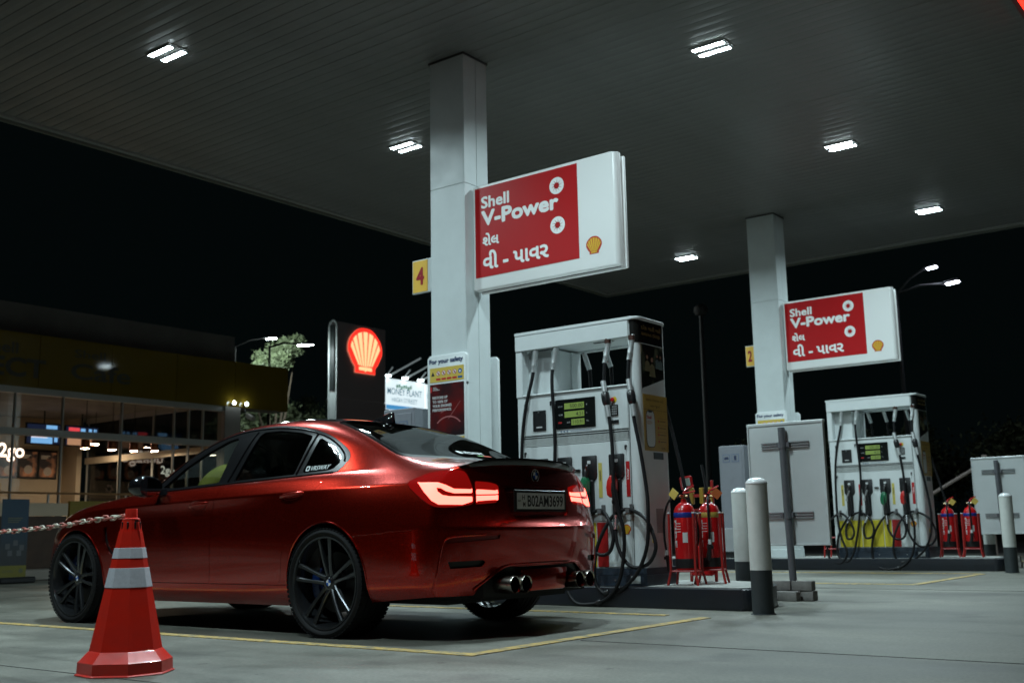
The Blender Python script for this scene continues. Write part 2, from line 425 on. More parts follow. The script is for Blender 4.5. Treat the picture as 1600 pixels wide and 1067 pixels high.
def build_car():
    cage = car_cage(); me = subdiv(*cage, 4); sh = Shell(me)
    XZ = lambda P: P[:, [0, 2]]; XY = lambda P: P[:, [0, 1]]
    T = lambda P: np.stack([P[:, 0]+P[:, 1], P[:, 2]], 1); YZ = lambda P: P[:, [1, 2]]
    big = 9.
    def lim(fn, cond):   # value outside the condition is far away
        def g(P):
            r = fn(P); return np.where(cond(P), r, np.maximum(np.abs(r), .2))
        return g
    side = lambda P: P[:, 1] < -.45
    fw, rw = (.83, .335), (3.625, .335)
    def arch(c, r): return lim(lambda P: np.hypot(P[:, 0]-c[0], P[:, 2]-c[1])-r, side)
    dlo = [(p.x, p.y) for p in spline([(1.60,.958,0),(1.72,1.055,0),(1.92,1.19,0),(2.12,1.287,0),(2.35,1.352,0),(2.62,1.380,0),(2.90,1.375,0),(3.15,1.343,0),(3.37,1.285,0),(3.53,1.212,0),(3.625,1.15,0),(3.655,1.105,0)], 4)][:-1]
    dlo = dlo + [(3.655,1.105),(3.635,1.06),(3.60,1.024),(3.565,1.018),(3.27,1.005),(2.90,.993),(2.52,.981),(2.15,.968),(1.75,.953)]
    dlo_f = lim(lambda P: sdf(dlo, XZ(P)), lambda P: (P[:, 1] < -.5) & (P[:, 2] > .93))
    g_front = [(1.93,.982),(1.76,.99),(1.93,1.12),(2.12,1.215),(2.34,1.30),(2.44,1.318),(2.475,1.295),(2.43,1.0)]
    g_rear = [(2.60,1.005),(2.70,1.32),(2.73,1.338),(2.90,1.338),(3.12,1.31),(3.235,1.282),(3.245,1.265),(3.20,1.022)]
    g_quar = [(3.275,1.028),(3.32,1.252),(3.34,1.255),(3.48,1.195),(3.565,1.125),(3.585,1.08),(3.55,1.045),(3.52,1.036)]
    gl = lambda poly: lim(lambda P: sdf(poly, XZ(P)), lambda P: (P[:, 1] < -.5) & (P[:, 2] > .93))
    ws = smooth_poly([(1.22,.05),(1.24,-.30),(1.33,-.58),(1.50,-.685),(1.80,-.64),(2.06,-.565),(2.075,-.50),(2.02,-.25),(2.0,.05)], 4)
    ws_f = lim(lambda P: sdf(ws, XY(P)), lambda P: (P[:, 2] > .93) & (P[:, 0] < 2.4))
    rgl = [(3.265,.2),(3.265,-.1),(3.28,-.35),(3.31,-.50),(3.345,-.535),(3.50,-.565),(3.75,-.60),(3.95,-.625),(4.01,-.62),(4.05,-.56),(4.085,-.30),(4.09,-.1),(4.09,.2)]
    rgl_f = lim(lambda P: sdf(rgl, XY(P)), lambda P: (P[:, 2] > .93) & (P[:, 0] > 3))
    rgl2 = [(3.30,.2),(3.30,-.1),(3.315,-.33),(3.345,-.475),(3.375,-.50),(3.50,-.528),(3.75,-.563),(3.93,-.585),(3.97,-.575),(4.0,-.53),(4.03,-.30),(4.035,-.1),(4.035,.2)]
    rgl2_f = lim(lambda P: sdf(rgl2, XY(P)), lambda P: (P[:, 2] > .93) & (P[:, 0] > 3))
    roof = [(2.045,.2),(2.06,-.25),(2.10,-.50),(2.14,-.527),(2.5,-.54),(2.9,-.54),(3.26,-.525),(3.30,-.50),(3.262,-.1),(3.262,.2)]
    roof_f = lim(lambda P: sdf(roof, XY(P)), lambda P: (P[:, 2] > 1.2))
    # lid: top seen in plan, rear seen from behind
    lidt = [(4.07,.2),(4.07,-.30),(4.04,-.58),(4.06,-.635),(4.20,-.622),(4.36,-.605),(4.46,-.59),(4.9,-.59),(4.9,.2)]
    lidr = [(.3,1.3),(-.60,1.3),(-.595,1.0),(-.575,.93),(-.555,.86),(-.545,.79),(-.50,.74),(-.43,.69),(-.37,.664),(.3,.660)]
    def lid_v(P):
        a = sdf(lidt, XY(P)); b = sdf(lidr, YZ(P)); ok = (P[:, 0] > 3.9) & (P[:, 2] > .6)
        r = np.maximum(a, b); return np.where(ok, r, np.maximum(np.abs(r), .2))
    lamp_o = smooth_poly([(3.415,.916),(3.50,.955),(3.62,.985),(3.78,.998),(3.885,.992),(3.93,.95),(3.965,.87),(3.965,.80),(3.90,.782),(3.72,.772),(3.60,.785),(3.50,.84)], 3)
    lamp_i = [(3.985,.93),(4.10,.925),(4.175,.913),(4.195,.90),(4.20,.86),(4.192,.825),(4.17,.80),(3.985,.79)]
    rear = lambda P: (P[:, 0] > 4.15) & (P[:, 2] > .7) & (P[:, 2] < 1.03)
    lo_f = lim(lambda P: sdf(lamp_o, T(P)), rear); li_f = lim(lambda P: sdf(lamp_i, T(P)), rear)
    # light guides inside the lamps
    bar_u = [(3.500,.922),(3.665,.920),(3.73,.905),(3.80,.882),(3.955,.880),(3.955,.856),(3.80,.855),(3.73,.868),(3.69,.885),(3.652,.889),(3.66,.866),(3.70,.845),(3.76,.838),(3.955,.836),(3.955,.806),(3.87,.787),(3.665,.789),(3.607,.812),(3.55,.862)]
    bar_u_f = lim(lambda P: sdf(bar_u, T(P)), rear)
    b1 = [(3.99,.880),(4.185,.874),(4.19,.852),(3.99,.848)]; b2 = [(3.99,.841),(4.19,.845),(4.185,.818),(3.99,.808)]
    b1_f = lim(lambda P: sdf(b1, T(P)), rear); b2_f = lim(lambda P: sdf(b2, T(P)), rear)
    plate = [(.5,.905),(-.29,.905),(-.315,.885),(-.30,.74),(-.28,.72),(.5,.72)]
    plate_f = lim(lambda P: sdf(plate, YZ(P)), lambda P: P[:, 0] > 4.4)
    # bumper openings
    vent = [(-.80,.60),(-.70,.60),(-.42,.60),(-.36,.565),(-.43,.52),(-.47,.47),(-.50,.42),(-.60,.41),(-.78,.40),(-.80,.50)]
    slot = [(-.755,.458),(-.55,.462),(-.53,.45),(-.55,.425),(-.74,.418)]
    slot_f = lim(lambda P: sdf(slot, YZ(P)), lambda P: P[:, 0] > 4.2)
    slot2 = [(-.78,.595),(-.45,.605),(-.44,.585),(-.77,.565)]
    slot2_f = lim(lambda P: sdf(slot2, YZ(P)), lambda P: P[:, 0] > 4.2)
    diff = [(.3,.415),(-.36,.415),(-.44,.375),(-.53,.31),(-.55,.255),(-.60,.1),(.3,.1)]
    diff_f = lim(lambda P: sdf(diff, YZ(P)), lambda P: P[:, 0] > 4.2)
    # doors
    d_low = .315
    fdoor = [(1.42,.97),(1.415,.80),(1.45,.50),(1.47,d_low+.02),(1.49,d_low),(2.42,d_low),(2.435,d_low+.03),(2.445,.55),(2.47,.80),(2.54,1.02),(2.54,1.1),(1.5,1.1)]
    rdoor = [(2.54,1.02),(2.47,.80),(2.445,.55),(2.435,d_low+.03),(2.42,d_low),(3.15,d_low),(3.19,d_low+.03),(3.21,.50),(3.26,.64),(3.40,.80),(3.50,.92),(3.575,1.02),(3.6,1.1),(2.6,1.1)]
    low = lambda P: (P[:, 1] < -.6) & (P[:, 2] < 1.06) 
    fd_f = lim(lambda P: sdf(fdoor, XZ(P)), low); rd_f = lim(lambda P: sdf(rdoor, XZ(P)), low)
    # bumper / fender splits
    rb = lim(lambda P: sdf([(3.985,.0),(3.985,.38),(4.06,.52),(4.18,.64),(4.28,.72),(4.36,.76),(4.42,.778),(4.60,.78),(4.9,.78),(4.9,0)], XZ(P)), lambda P: P[:, 0] > 3.7)
    fb = lim(lambda P: sdf([(.52,0),(.50,.45),(.42,.60),(.30,.66),(.12,.70),(-.2,.71),(-.2,0)], XZ(P)), lambda P: P[:, 0] < .9)
    hood = [(1.46,.3),(1.46,-.66),(1.42,-.745),(1.10,-.735),(.70,-.70),(.40,-.60),(.20,-.45),(.10,-.2),(.05,.3)]
    hood_f = lim(lambda P: sdf(hood, XY(P)), lambda P: (P[:, 2] > .68) & (P[:, 0] < 1.7))
    hlamp = [(-.72,.62),(-.60,.60),(-.40,.61),(-.36,.66),(-.50,.69),(-.80,.72)]
    hl_f = lim(lambda P: sdf([(.05,.60),(.30,.63),(.52,.70),(.60,.745),(.50,.74),(.25,.70),(.05,.69)], XZ(P)), lambda P: (P[:, 0] < .7) & (P[:, 1] < -.38))
    fvent = [(1.195,.715),(1.225,.72),(1.25,.63),(1.30,.545),(1.345,.515),(1.325,.50),(1.265,.53),(1.215,.60)]
    fv_f = lim(lambda P: sdf(fvent, XZ(P)), side)
    order = [('glass_f', gl(g_front)), ('glass_r', gl(g_rear)), ('glass_q', gl(g_quar)), ('trim', dlo_f), ('wind', ws_f), ('rglass', rgl2_f), ('rband', rgl_f), ('roof', roof_f),
             ('bar', bar_u_f), ('lampo', lo_f), ('b1', b1_f), ('b2', b2_f), ('lampi', li_f), ('plate', plate_f), ('lid', lid_v), ('slot', slot_f), ('slot2', slot2_f), ('diff', diff_f),
             ('fvent', fv_f), ('fdoor', fd_f), ('rdoor', rd_f), ('hlamp', hl_f), ('rbump', rb), ('fbump', fb), ('hood', hood_f)]
    holes = [arch(fw, .368), arch(rw, .366)]
    for f in holes+[f for _, f in order]: sh.cut(f)
    bm = sh.bm; C = sh.cen(); N = len(C)
    reg = np.full(N, -1); gone = np.zeros(N, bool)
    for h in holes: gone |= h(C) < 0
    for i, (n, f) in enumerate(order):
        m = (f(C) < 0) & (reg < 0)
        reg[m] = i
    # vertices / faces to numpy-ish
    bm.normal_update(); bm.verts.index_update(); bm.faces.ensure_lookup_table()
    vco = [v.co.copy() for v in bm.verts]; vno = [v.normal.copy() for v in bm.verts]
    faces = [tuple(v.index for v in f.verts) for f in bm.faces]
    names = {i: n for i, (n, _) in enumerate(order)}
    groups = {}
    for i in range(N):
        if gone[i]: continue
        n = names.get(int(reg[i]), 'body'); groups.setdefault(n, []).append(i)
    # arch-split of the body shell: front fender or rear quarter
    out = {}
    for n, ids in groups.items():
        if n == 'body':
            for i in ids:
                c = C[i]
                key = 'fender' if c[0] < 1.42 and c[2] > .0 and c[0] < 1.45 and c[2] < .97 else 'quarter'
                if c[2] < .32 and 1.2 < c[0] < 3.3: key = 'rocker'
                out.setdefault(key, []).append(i)
        else: out[n] = ids
    def extract(n, off=0., gap=.0022, skirt=.014, both=True):
        ids = out[n]; vm = {}; V = []; F = []; src = []
        for i in ids:
            q = []
            for a in faces[i]:
                if a not in vm: vm[a] = len(V); V.append(vco[a]+vno[a]*off); src.append(a)
                q.append(vm[a])
            F.append(tuple(q))
        ec = {}
        for q in F:
            for a, b in zip(q, q[1:]+q[:1]): ec.setdefault((min(a, b), max(a, b)), []).append((a, b, q))
        bd = [l[0] for l in ec.values() if len(l) == 1]
        acc = {}
        for a, b, q in bd:
            cc = sum((V[i] for i in q), Vector())/len(q)
            for v in (a, b): acc.setdefault(v, []).append(cc)
        mid = lambda v: abs(V[v].y) < 2e-4
        newp = {}
        for v, l in acc.items():
            if mid(v): 
                continue
            d = (sum(l, Vector())/len(l)-V[v])
            if d.length > 1e-7: newp[v] = V[v]+d.normalized()*gap
        if gap:
            for v, p in newp.items(): V[v] = p
        if skirt:
            sk = {}
            for a, b, q in bd:
                if mid(a) and mid(b): continue
                for v in (a, b):
                    if v not in sk: sk[v] = len(V); V.append(V[v]-vno[src[v]]*skirt)
                F.append((b, a, sk[a], sk[b]))
        return V, F
    def mk(n, name, m, parent, mode, **kw):
        """mode 'c': one mesh over both halves; 's': a mesh for each side"""
        V, F = extract(n, **kw); res = []
        if mode == 'c':
            W = [Vector((p.x, -p.y, p.z)) for p in V]; k = len(V)
            V2 = V+W; F2 = F+[tuple(i+k for i in q[::-1]) for q in F]
            bm2 = bmesh.new(); vs = [bm2.verts.new(p) for p in V2]
            for q in F2:
                try: bm2.faces.new([vs[i] for i in q])
                except ValueError: pass
            bmesh.ops.remove_doubles(bm2, verts=[v for v in bm2.verts if abs(v.co.y) < 3e-4], dist=5e-4)
            me2 = bpy.data.meshes.new(name); bm2.to_mesh(me2); bm2.free(); sets = [me2]
        else:
            sets = []
            for sgn in (1, -1):
                me2 = bpy.data.meshes.new(name); me2.from_pydata([(p.x, p.y*sgn, p.z) for p in V], [], [q if sgn == 1 else q[::-1] for q in F]); sets.append(me2)
        for me2 in sets:
            me2.materials.append(m); me2.polygons.foreach_set('use_smooth', [True]*len(me2.polygons)); me2.set_sharp_from_angle(angle=R(42))
            o = bpy.data.objects.new(name, me2); COL.objects.link(o); o.parent = parent; res.append(o)
        return res
    paint = mat('red_metallic_paint', (.44, .014, .003), .28, metal=.94, coat=1, coatr=.0)
    t = paint.node_tree; b = t.nodes['Principled BSDF']
    tc = t.nodes.new('ShaderNodeTexCoord'); vo = t.nodes.new('ShaderNodeTexVoronoi'); vo.inputs['Scale'].default_value = 900
    t.links.new(tc.outputs['Object'], vo.inputs['Vector'])
    mr = t.nodes.new('ShaderNodeMapRange'); mr.inputs[3].default_value = .20; mr.inputs[4].default_value = .33
    t.links.new(vo.outputs['Color'], mr.inputs[0]); t.links.new(mr.outputs[0], b.inputs['Roughness'])
    tintd = glass('dark_tinted_glass', (.045, .05, .05)); tintf = glass('front_side_glass', (.72, .78, .76)); rearg = glass('rear_window_glass', (.10, .11, .11), refl=.4)
    carbon = mat('carbon_fibre_roof', (.010, .010, .011), .22, coat=1)
    car = thing('parked_car', 'glossy red four-door saloon with black roof and lit tail lamps, parked beside the front pump', 'car', (CX0, CY0, 0))
    body = mk('quarter', 'body', paint, car, 'c', gap=.0008)[0]
    mk('rocker', 'side_skirt', paint, car, 's'); 
    for o in mk('fender', 'front_fender', paint, car, 's'): pass
    fd = mk('fdoor', 'front_door', paint, car, 's'); rd = mk('rdoor', 'rear_door', paint, car, 's')
    lid = mk('lid', 'trunk_lid', paint, car, 'c')[0]; rb_ = mk('rbump', 'rear_bumper', paint, car, 'c', gap=.0004, skirt=.006)[0]
    mk('fbump', 'front_bumper', paint, car, 'c'); mk('hood', 'hood', paint, car, 'c')
    rf = mk('roof', 'roof_panel', carbon, car, 'c')[0]
    tr = mk('trim', 'window_trim', mat('satin_black_trim', (.006, .006, .007), .28, spec=.3), car, 's', off=.002, skirt=.02, gap=.001)
    mk('glass_f', 'front_side_window', tintf, car, 's', off=-.006, skirt=0, gap=0); mk('glass_r', 'rear_side_window', tintd, car, 's', off=-.006, skirt=0, gap=0)
    mk('glass_q', 'quarter_window', tintd, car, 's', off=-.006, skirt=0, gap=0)
    mk('wind', 'windscreen', tintf, car, 'c', off=-.003, skirt=.01); rw_ = mk('rglass', 'rear_window', rearg, car, 'c', off=-.001, skirt=0, gap=0)[0]
    mk('rband', 'rear_window_surround', blackg, car, 'c', off=-.001, skirt=.02, gap=.001)
    lens = mat('tail_lamp_red_lens', (.14, .002, .003), .06, coat=1, emit=(1, .015, .01), es=.16)
    lens2 = mat('tail_lamp_inner_lens', (.14, .002, .003), .06, coat=1, emit=(1, .015, .01), es=.22)
    glow = emat('tail_lamp_light_guide', (1, .095, .07), 6.5)
    lo = mk('lampo', 'tail_lamp', lens, car, 's', off=.001, gap=.003); li = mk('lampi', 'boot_lid_lamp', lens2, car, 's', off=.001, gap=.002)
    for n, ps in (('bar', lo), ('b1', li), ('b2', li)):
        rs = mk(n, 'light_guide', glow, car, 's', off=.003, gap=.001, skirt=.004)
        for k, o in enumerate(rs): o.parent = ps[k]
    mk('hlamp', 'headlight', mat('headlight_glass', (.3, .3, .3), .05, coat=1, metal=.6), car, 's')
    dk = mat('dark_recess_plastic', (.01, .01, .01), .45)
    o = mk('slot', 'bumper_slot', dk, car, 's', off=-.02, skirt=0, gap=0); 
    mk('slot2', 'bumper_recess', mat('red_paint_recess', (.30, .010, .005), .35, metal=.4, coat=1), car, 's', off=-.012, skirt=0, gap=0); mk('diff', 'rear_diffuser', dk, car, 'c', off=-.03, skirt=0, gap=0)
    mk('fvent', 'fender_vent', dk, car, 's', off=-.02, skirt=0, gap=0)
    pr = mk('plate', 'plate_recess', paint, car, 'c', off=-.012, skirt=-.012)[0]
    return car, sh, dict(fdoor=fd, rdoor=rd, lid=lid, bumper=rb_, roof=rf, rglass=rw_, trim=tr), paint, cage
car, shell, CP, paint, cage = build_car()
# ---------------------------------------------------------------- car: wheels, glass decals, fittings
from mathutils.bvhtree import BVHTree
car_bvh = BVHTree.FromBMesh(shell.bm)
def hit_side(x, z):      # point on the left flank
    h = car_bvh.ray_cast(Vector((x, -3, z)), Vector((0, 1, 0))); return h[0], h[1]
def hit_rear(y, z):
    h = car_bvh.ray_cast(Vector((8, -abs(y)-1e-4, z)), Vector((-1, 0, 0))); p = h[0]; return Vector((p.x, y, z)) if p else None
def hit_top(x, y):
    h = car_bvh.ray_cast(Vector((x, -abs(y)-1e-4, 4)), Vector((0, 0, -1))); p = h[0]; return Vector((x, y, p.z)) if p else None
rimm = mat('dark_grey_rim', (.066, .069, .074), .24, metal=.75, coat=.5)
rimd = mat('rim_barrel', (.018, .019, .02), .4, metal=.6)
tyrem = mat('tyre_rubber', (.007, .007, .008), .65, spec=.3)
disc = mat('brake_disc_steel', (.05, .05, .05), .4, metal=1); blue = mat('blue_caliper', (.008, .03, .14), .3, coat=.5)
def make_wheel():
    mb = MB(); g = []
    prof = [(.280, -.118), (.292, -.132), (.308, -.137), (.324, -.130), (.333, -.112)]
    for y in (-.075, -.028, .022, .070): prof += [(.3355, y-.004), (.329, y-.003), (.329, y+.005), (.3355, y+.006)]
    prof += [(.333, .112), (.324, .130), (.305, .139), (.280, .134), (.262, .118)]
    mb.lathe(prof, axis='y', n=72, cap=False)
    for k in range(72):       # shoulder tread blocks
        a = 2*PI*k/72
        for s in (-1, 1):
            M = Matrix.Rotation(a, 4, 'Y'); mb.box((-.0095, s*.118-.016, .3285), (.0095, s*.118+.012, .3345), M=M)
    w = mb.build('wheel', tyrem, None, fix=False)
    r = MB().lathe([(.280, -.118), (.2855, -.124), (.283, -.130), (.272, -.129), (.268, -.120), (.264, -.10), (.252, -.05), (.240, .06), (.25, .118)], axis='y', n=72, cap=False)
    r.build('rim', rimm, w, fix=False)
    for k in range(5):
        for s in (-1, 1):
            st = [(.040, .016, s*.016, -.085, -.045), (.080, .0125, s*.020, -.094, -.060), (.140, .0115, s*.029, -.104, -.080), (.20, .0130, s*.037, -.111, -.090), (.270, .0165, s*.044, -.118, -.092)]
            M = Matrix.Rotation(R(72*k-4), 4, 'Y'); v = []
            for rr, hw, off, yf, yb in st:
                v += [M @ Vector(p) for p in ((off-hw, yb, rr), (off-hw, yf+.006, rr), (off-hw*.55, yf, rr), (off+hw*.55, yf, rr), (off+hw, yf+.006, rr), (off+hw, yb, rr))]
            f = [(i*6+j, i*6+(j+1) % 6, (i+1)*6+(j+1) % 6, (i+1)*6+j) for i in range(4) for j in range(6)]
            MB().add(v, f).build('spoke', rimm, w, ang=28)
    MB().lathe([(.0, -.088), (.036, -.088), (.058, -.080), (.066, -.06), (.07, -.03)], axis='y', n=32, cap=False).build('hub', rimm, w)
    c = MB().lathe([(0, -.0915), (.030, -.0915), (.033, -.089), (.033, -.08)], axis='y', n=28, cap=False).build('centre_cap', mat('roundel_black', (.01, .01, .012), .2, coat=1), w)
    m = MB()
    for q in range(4):
        m.mi(q % 2); P = [(0, 0)]+[(.020*math.cos(a), .020*math.sin(a)) for a in np.linspace(q*PI/2, (q+1)*PI/2, 7)]
        flat(m, P, '-y', -.0922)
    m.build('roundel', [mat('roundel_blue', (.01, .09, .40), .2, coat=1), mat('roundel_white', (.75, .76, .78), .2, coat=1)], w, smooth=False, fix=False)
    for k in range(5):
        a = 2*PI*(k+.5)/5; MB().cyl((.052*math.cos(a), -.083, .052*math.sin(a)), (.052*math.cos(a), -.070, .052*math.sin(a)), .009, n=6).build('wheel_bolt', chrome, w)
    MB().lathe([(.08, -.02), (.185, -.02), (.185, .008), (.08, .008)], axis='y', n=40, cap=False).lathe([(0, -.05), (.075, -.05), (.08, -.02)], axis='y', n=24).build('brake_disc', disc, w)
    m = MB()
    for k in range(7):
        a = R(150+k*9); M = Matrix.Rotation(-a, 4, 'Y'); m.box((.135, -.045, -.017), (.205, .03, .017), M=M, bev=.006)
    m.build('brake_caliper', blue, w)
    return w
w0 = make_wheel()
for i, (x, y, rz, ry) in enumerate([(3.625, -.785, 0, 0), (.83, -.785, 0, R(23)), (3.625, .785, PI, R(11)), (.83, .785, PI, R(40))]):
    w = w0 if i == 0 else copy_tree(w0)
    w.parent = car; w.location = (x, y, .3355); w.rotation_euler = Euler((0, ry if rz == 0 else -ry, rz))
# hidden structure: inner shell, floor, wheel arch liners
dkm = mat('underbody_black', (.008, .008, .009), .7)
me = subdiv(*cage, 2); V = [v.co-v.normal*.03 for v in me.vertices]; F = []
for p in me.polygons:
    c = p.center
    if c.z > .95 and 1.2 < c.x < 4.1 and (abs(c.y) < 2): continue
    if any(math.hypot(c.x-ax, c.z-.335) < .40 for ax in (.83, 3.625)) and abs(c.y) > .45: continue
    if c.x > 4.3 or c.x < .3: 
        if c.z < .45: continue
    F.append(tuple(p.vertices))
MB().add(V, F).build('inner_shell', dkm, car, fix=False)
m = MB().box((.30, -.60, .20), (4.35, .60, .40)).box((1.30, -.74, .195), (3.15, .74, .36)).box((4.1, -.52, .24), (4.56, .52, .34))
for ax in (.83, 3.625):
    for s in (-1, 1):
        m.lathe([(.375, s*.52), (.375, s*.86)], c=(ax, 0, .335), axis='y', n=30, cap=False, a0=-.25, a1=PI+.25)
        m.lathe([(0, s*.52), (.375, s*.52)], c=(ax, 0, .335), axis='y', n=30, cap=False, a0=-.25, a1=PI+.25)
    m.cyl((ax, -.7, .33), (ax, .7, .33), .04)
m.cyl((3.9, -.45, .27), (4.5, -.45, .29), .06).cyl((3.9, .45, .27), (4.5, .45, .29), .06).box((4.0, -.62, .225), (4.45, -.2, .30), .02)
m.build('underbody', dkm, car, fix=False)
# arch lips (rolled edge of the wings)
for ax, yy in ((.83, .925), (3.625, .937)):
    for s in (-1, 1):
        pts = []
        for k in range(41):
            a = -.32+(PI+.64)*k/40; x, z = ax+.371*math.cos(a), .335+.371*math.sin(a)
            if z < .2: continue
            h = hit_side(ax+.385*math.cos(a), .335+.385*math.sin(a))[0]
            if h: pts.append((x, s*(abs(h.y)+.000), z))
        MB().tube(pts, .0065, n=6).build('wheel_arch_lip', paint, car)
# rear lip spoiler
prof = [(-.085, -.004), (-.03, .016), (.006, .030), (.017, .030), (.019, .022), (.004, -.012)]
ys = np.linspace(-.60, .60, 33); v = []
for y in ys:
    p = hit_rear(y*.985, 1.02) ; x = p.x; tz = 1.052-.038*abs(y/.6)**2.5
    e = max(.25, 1-(abs(y)/.6)**10)
    v += [(x+a, y, tz+b*e) for a, b in prof]
n = len(prof); f = [(i*n+j, i*n+(j+1) % n, (i+1)*n+(j+1) % n, (i+1)*n+j) for i in range(len(ys)-1) for j in range(n)]+[tuple(range(n)), tuple((len(ys)-1)*n+j for j in range(n))]
MB().add(v, f).build('boot_spoiler', mat('carbon_spoiler', (.012, .011, .011), .15, coat=1), car, ang=50)
# aerial fin
v = []
for t, hw, hh in ((0, .004, .010), (.06, .022, .030), (.12, .028, .056), (.18, .026, .078), (.215, .018, .076), (.222, .010, .0)):
    v += [(3.11+t, -hw, 1.405), (3.11+t, -hw*.45, 1.428+hh*.62), (3.11+t, 0, 1.430+hh*.7), (3.11+t, hw*.45, 1.428+hh*.62), (3.11+t, hw, 1.405)]
f = [(i*5+j, i*5+j+1, (i+1)*5+j+1, (i+1)*5+j) for i in range(5) for j in range(4)]
MB().add(v, f).build('aerial_fin', blackg, car, ang=70)
# door mirrors, handles
for s in (-1, 1):
    m = MB(); bm = bmesh.new(); bmesh.ops.create_uvsphere(bm, u_segments=24, v_segments=16, radius=1)
    for vv in bm.verts:
        x, y, z = vv.co; x = max(x, -.9); k = 1 if x < .25 else 1; x = min(x, .42)
        vv.co = Vector((x*.115, y*.118*(1-.12*x), z*.078*(1+.15*max(0, -y*s*-1))))
    m.bm(bm, Matrix.Translation((1.87, s*1.0, .99)) @ Matrix.Rotation(R(8)*-s, 4, 'Z'))
    mo = m.build('door_mirror', blackg, car)
    MB().prism([(1.80, -.02), (1.90, -.02), (1.885, .02), (1.82, .02)], s*.84, s*.92, 'xz', M=Matrix.Translation((0, 0, .955))).build('mirror_arm', blackg, mo)
    q = [(s*1.0+.098*math.cos(a), .99+.060*math.sin(a)) for a in np.linspace(0, 2*PI, 25)[:-1]]
    MB().add([(1.922, a, b) for a, b in q], [tuple(range(24))]).build('mirror_glass', mat('mirror_glass', (.5, .52, .52), .03, metal=1), mo)
for doors, xa, xb, zz, tilt in ((CP['fdoor'], 2.215, 2.43, .838, .022), (CP['rdoor'], 3.175, 3.40, .874, .022)):
    for k, s in enumerate((-1, 1)):
        pts = []
        for t in np.linspace(0, 1, 9):
            x = xa+(xb-xa)*t; h = hit_side(x, zz+tilt*t)[0]; bul = .022*math.sin(PI*t)**.35
            pts.append((x, s*(abs(h.y)+bul-.004), zz+tilt*t))
        MB().tube(pts, [.007, .011, .012, .0125, .0125, .0125, .012, .011, .007], n=10).build('door_handle', paint, doors[k])
        m = MB(); c0 = ((xa+xb)/2-.005, zz-.004+tilt*.5); P = []
        for a in np.linspace(0, 2*PI, 29)[:-1]:
            x, z = c0[0]+.082*math.cos(a), c0[1]+.034*math.sin(a); h = hit_side(x, z)[0]; P.append((x, s*(abs(h.y)+.0015), z))
        m.add([(c0[0], s*(abs(hit_side(*c0)[0].y)-.012), c0[1])]+P, [(0, i+1, (i+1) % 28+1) for i in range(28)]); m.build('handle_cup', mat('red_paint_recess', (.3, .01, .005), .35), doors[k])
# window chrome-black mouldings: upper rail highlight line and pillar edge trims
for k, s in enumerate((-1, 1)):
    P = [(1.62,.968),(1.74,1.06),(1.94,1.19),(2.14,1.28),(2.38,1.342),(2.62,1.362),(2.90,1.357),(3.15,1.326),(3.36,1.27),(3.50,1.205),(3.595,1.135),(3.62,1.09)]
    pts = [(p.x, p.y, p.z) for p in spline([(x, s*(abs(hit_side(x, z)[0].y)+.003), z) for x, z in P], 4)]
    MB().tube(pts, .0065, n=6).build('drip_moulding', blackg, CP['trim'][k])
    for (x0, z0, x1, z1) in ((2.535, 1.0, 2.66, 1.345), (3.225, 1.02, 3.285, 1.29)):
        pts = [(x0+(x1-x0)*t, s*(abs(hit_side(x0+(x1-x0)*t, z0+(z1-z0)*t)[0].y)+.004), z0+(z1-z0)*t) for t in np.linspace(0, 1, 8)]
        MB().tube(pts, .007, n=6).build('pillar_strip', blackg, CP['trim'][k])
    pts = [(x, s*(abs(hit_side(x, z)[0].y)+.004), z) for x, z in ((1.66, .956), (1.9, .962), (2.2, .972), (2.52, .984), (2.9, .997), (3.27, 1.009), (3.56, 1.02))]
    MB().tube(pts, .006, n=6).build('waist_moulding', blackg, CP['trim'][k])
# registration plate
pl = MB().box((4.60, -.272, .744), (4.612, .272, .880), .004).build('number_plate', mat('plate_black_frame', (.01, .01, .01), .3), CP['lid'])
MB().box((4.610, -.250, .762), (4.6135, .250, .862), .002).build('plate_face', mat('plate_silver', (.72, .77, .78), .40, var=.12, vs=30), pl)
m = MB(); add_text(m, 'B02AM3699', (4.6142, -.145, .776), w=.375, h=.072, face='+x', bold=.018)
add_text(m, 'H', (4.6142, -.200, .818), w=.026, h=.030, face='+x', bold=.02); add_text(m, 'M', (4.6142, -.192, .776), w=.024, h=.030, face='+x', bold=.02); add_text(m, 'IND', (4.6142, -.242, .806), w=.030, h=.012, face='+x', bold=.01)
m.build('plate_lettering', mat('plate_ink', (.015, .018, .022), .5), pl, smooth=False, fix=False)
# boot roundel
p = hit_rear(0, .975); rx = p.x
e = MB().lathe([(0, .0), (.036, .0), (.041, -.004), (.041, -.02)], c=(rx+.008, 0, .975), axis='x', n=32, cap=False).build('boot_badge', mat('roundel_black', (.01, .01, .012), .2, coat=1), CP['lid'])
m = MB()
for q in range(4):
    m.mi(q % 2); P = [(0, .975)]+[(.024*math.cos(a), .975+.024*math.sin(a)) for a in np.linspace(q*PI/2, (q+1)*PI/2, 7)]; flat(m, P, '+x', rx+.0088)
m.mi(2)
for i, ch in enumerate('BMW'):
    a = R(135-45*i); add_text(m, ch, (rx+.0088, .031*math.cos(a), .975+.031*math.sin(a)-.005), h=.010, face='+x', align='c', bold=.02)
m.mi(1); N = 32
m.add([(rx+.009, r*math.cos(2*PI*i/N), .975+r*math.sin(2*PI*i/N)) for r in (.038, .041) for i in range(N)], [(i, (i+1) % N, N+(i+1) % N, N+i) for i in range(N)])
m.build('badge_enamel', [MATS['roundel_blue'], MATS['roundel_white'], MATS['roundel_white']], e, smooth=False, fix=False)
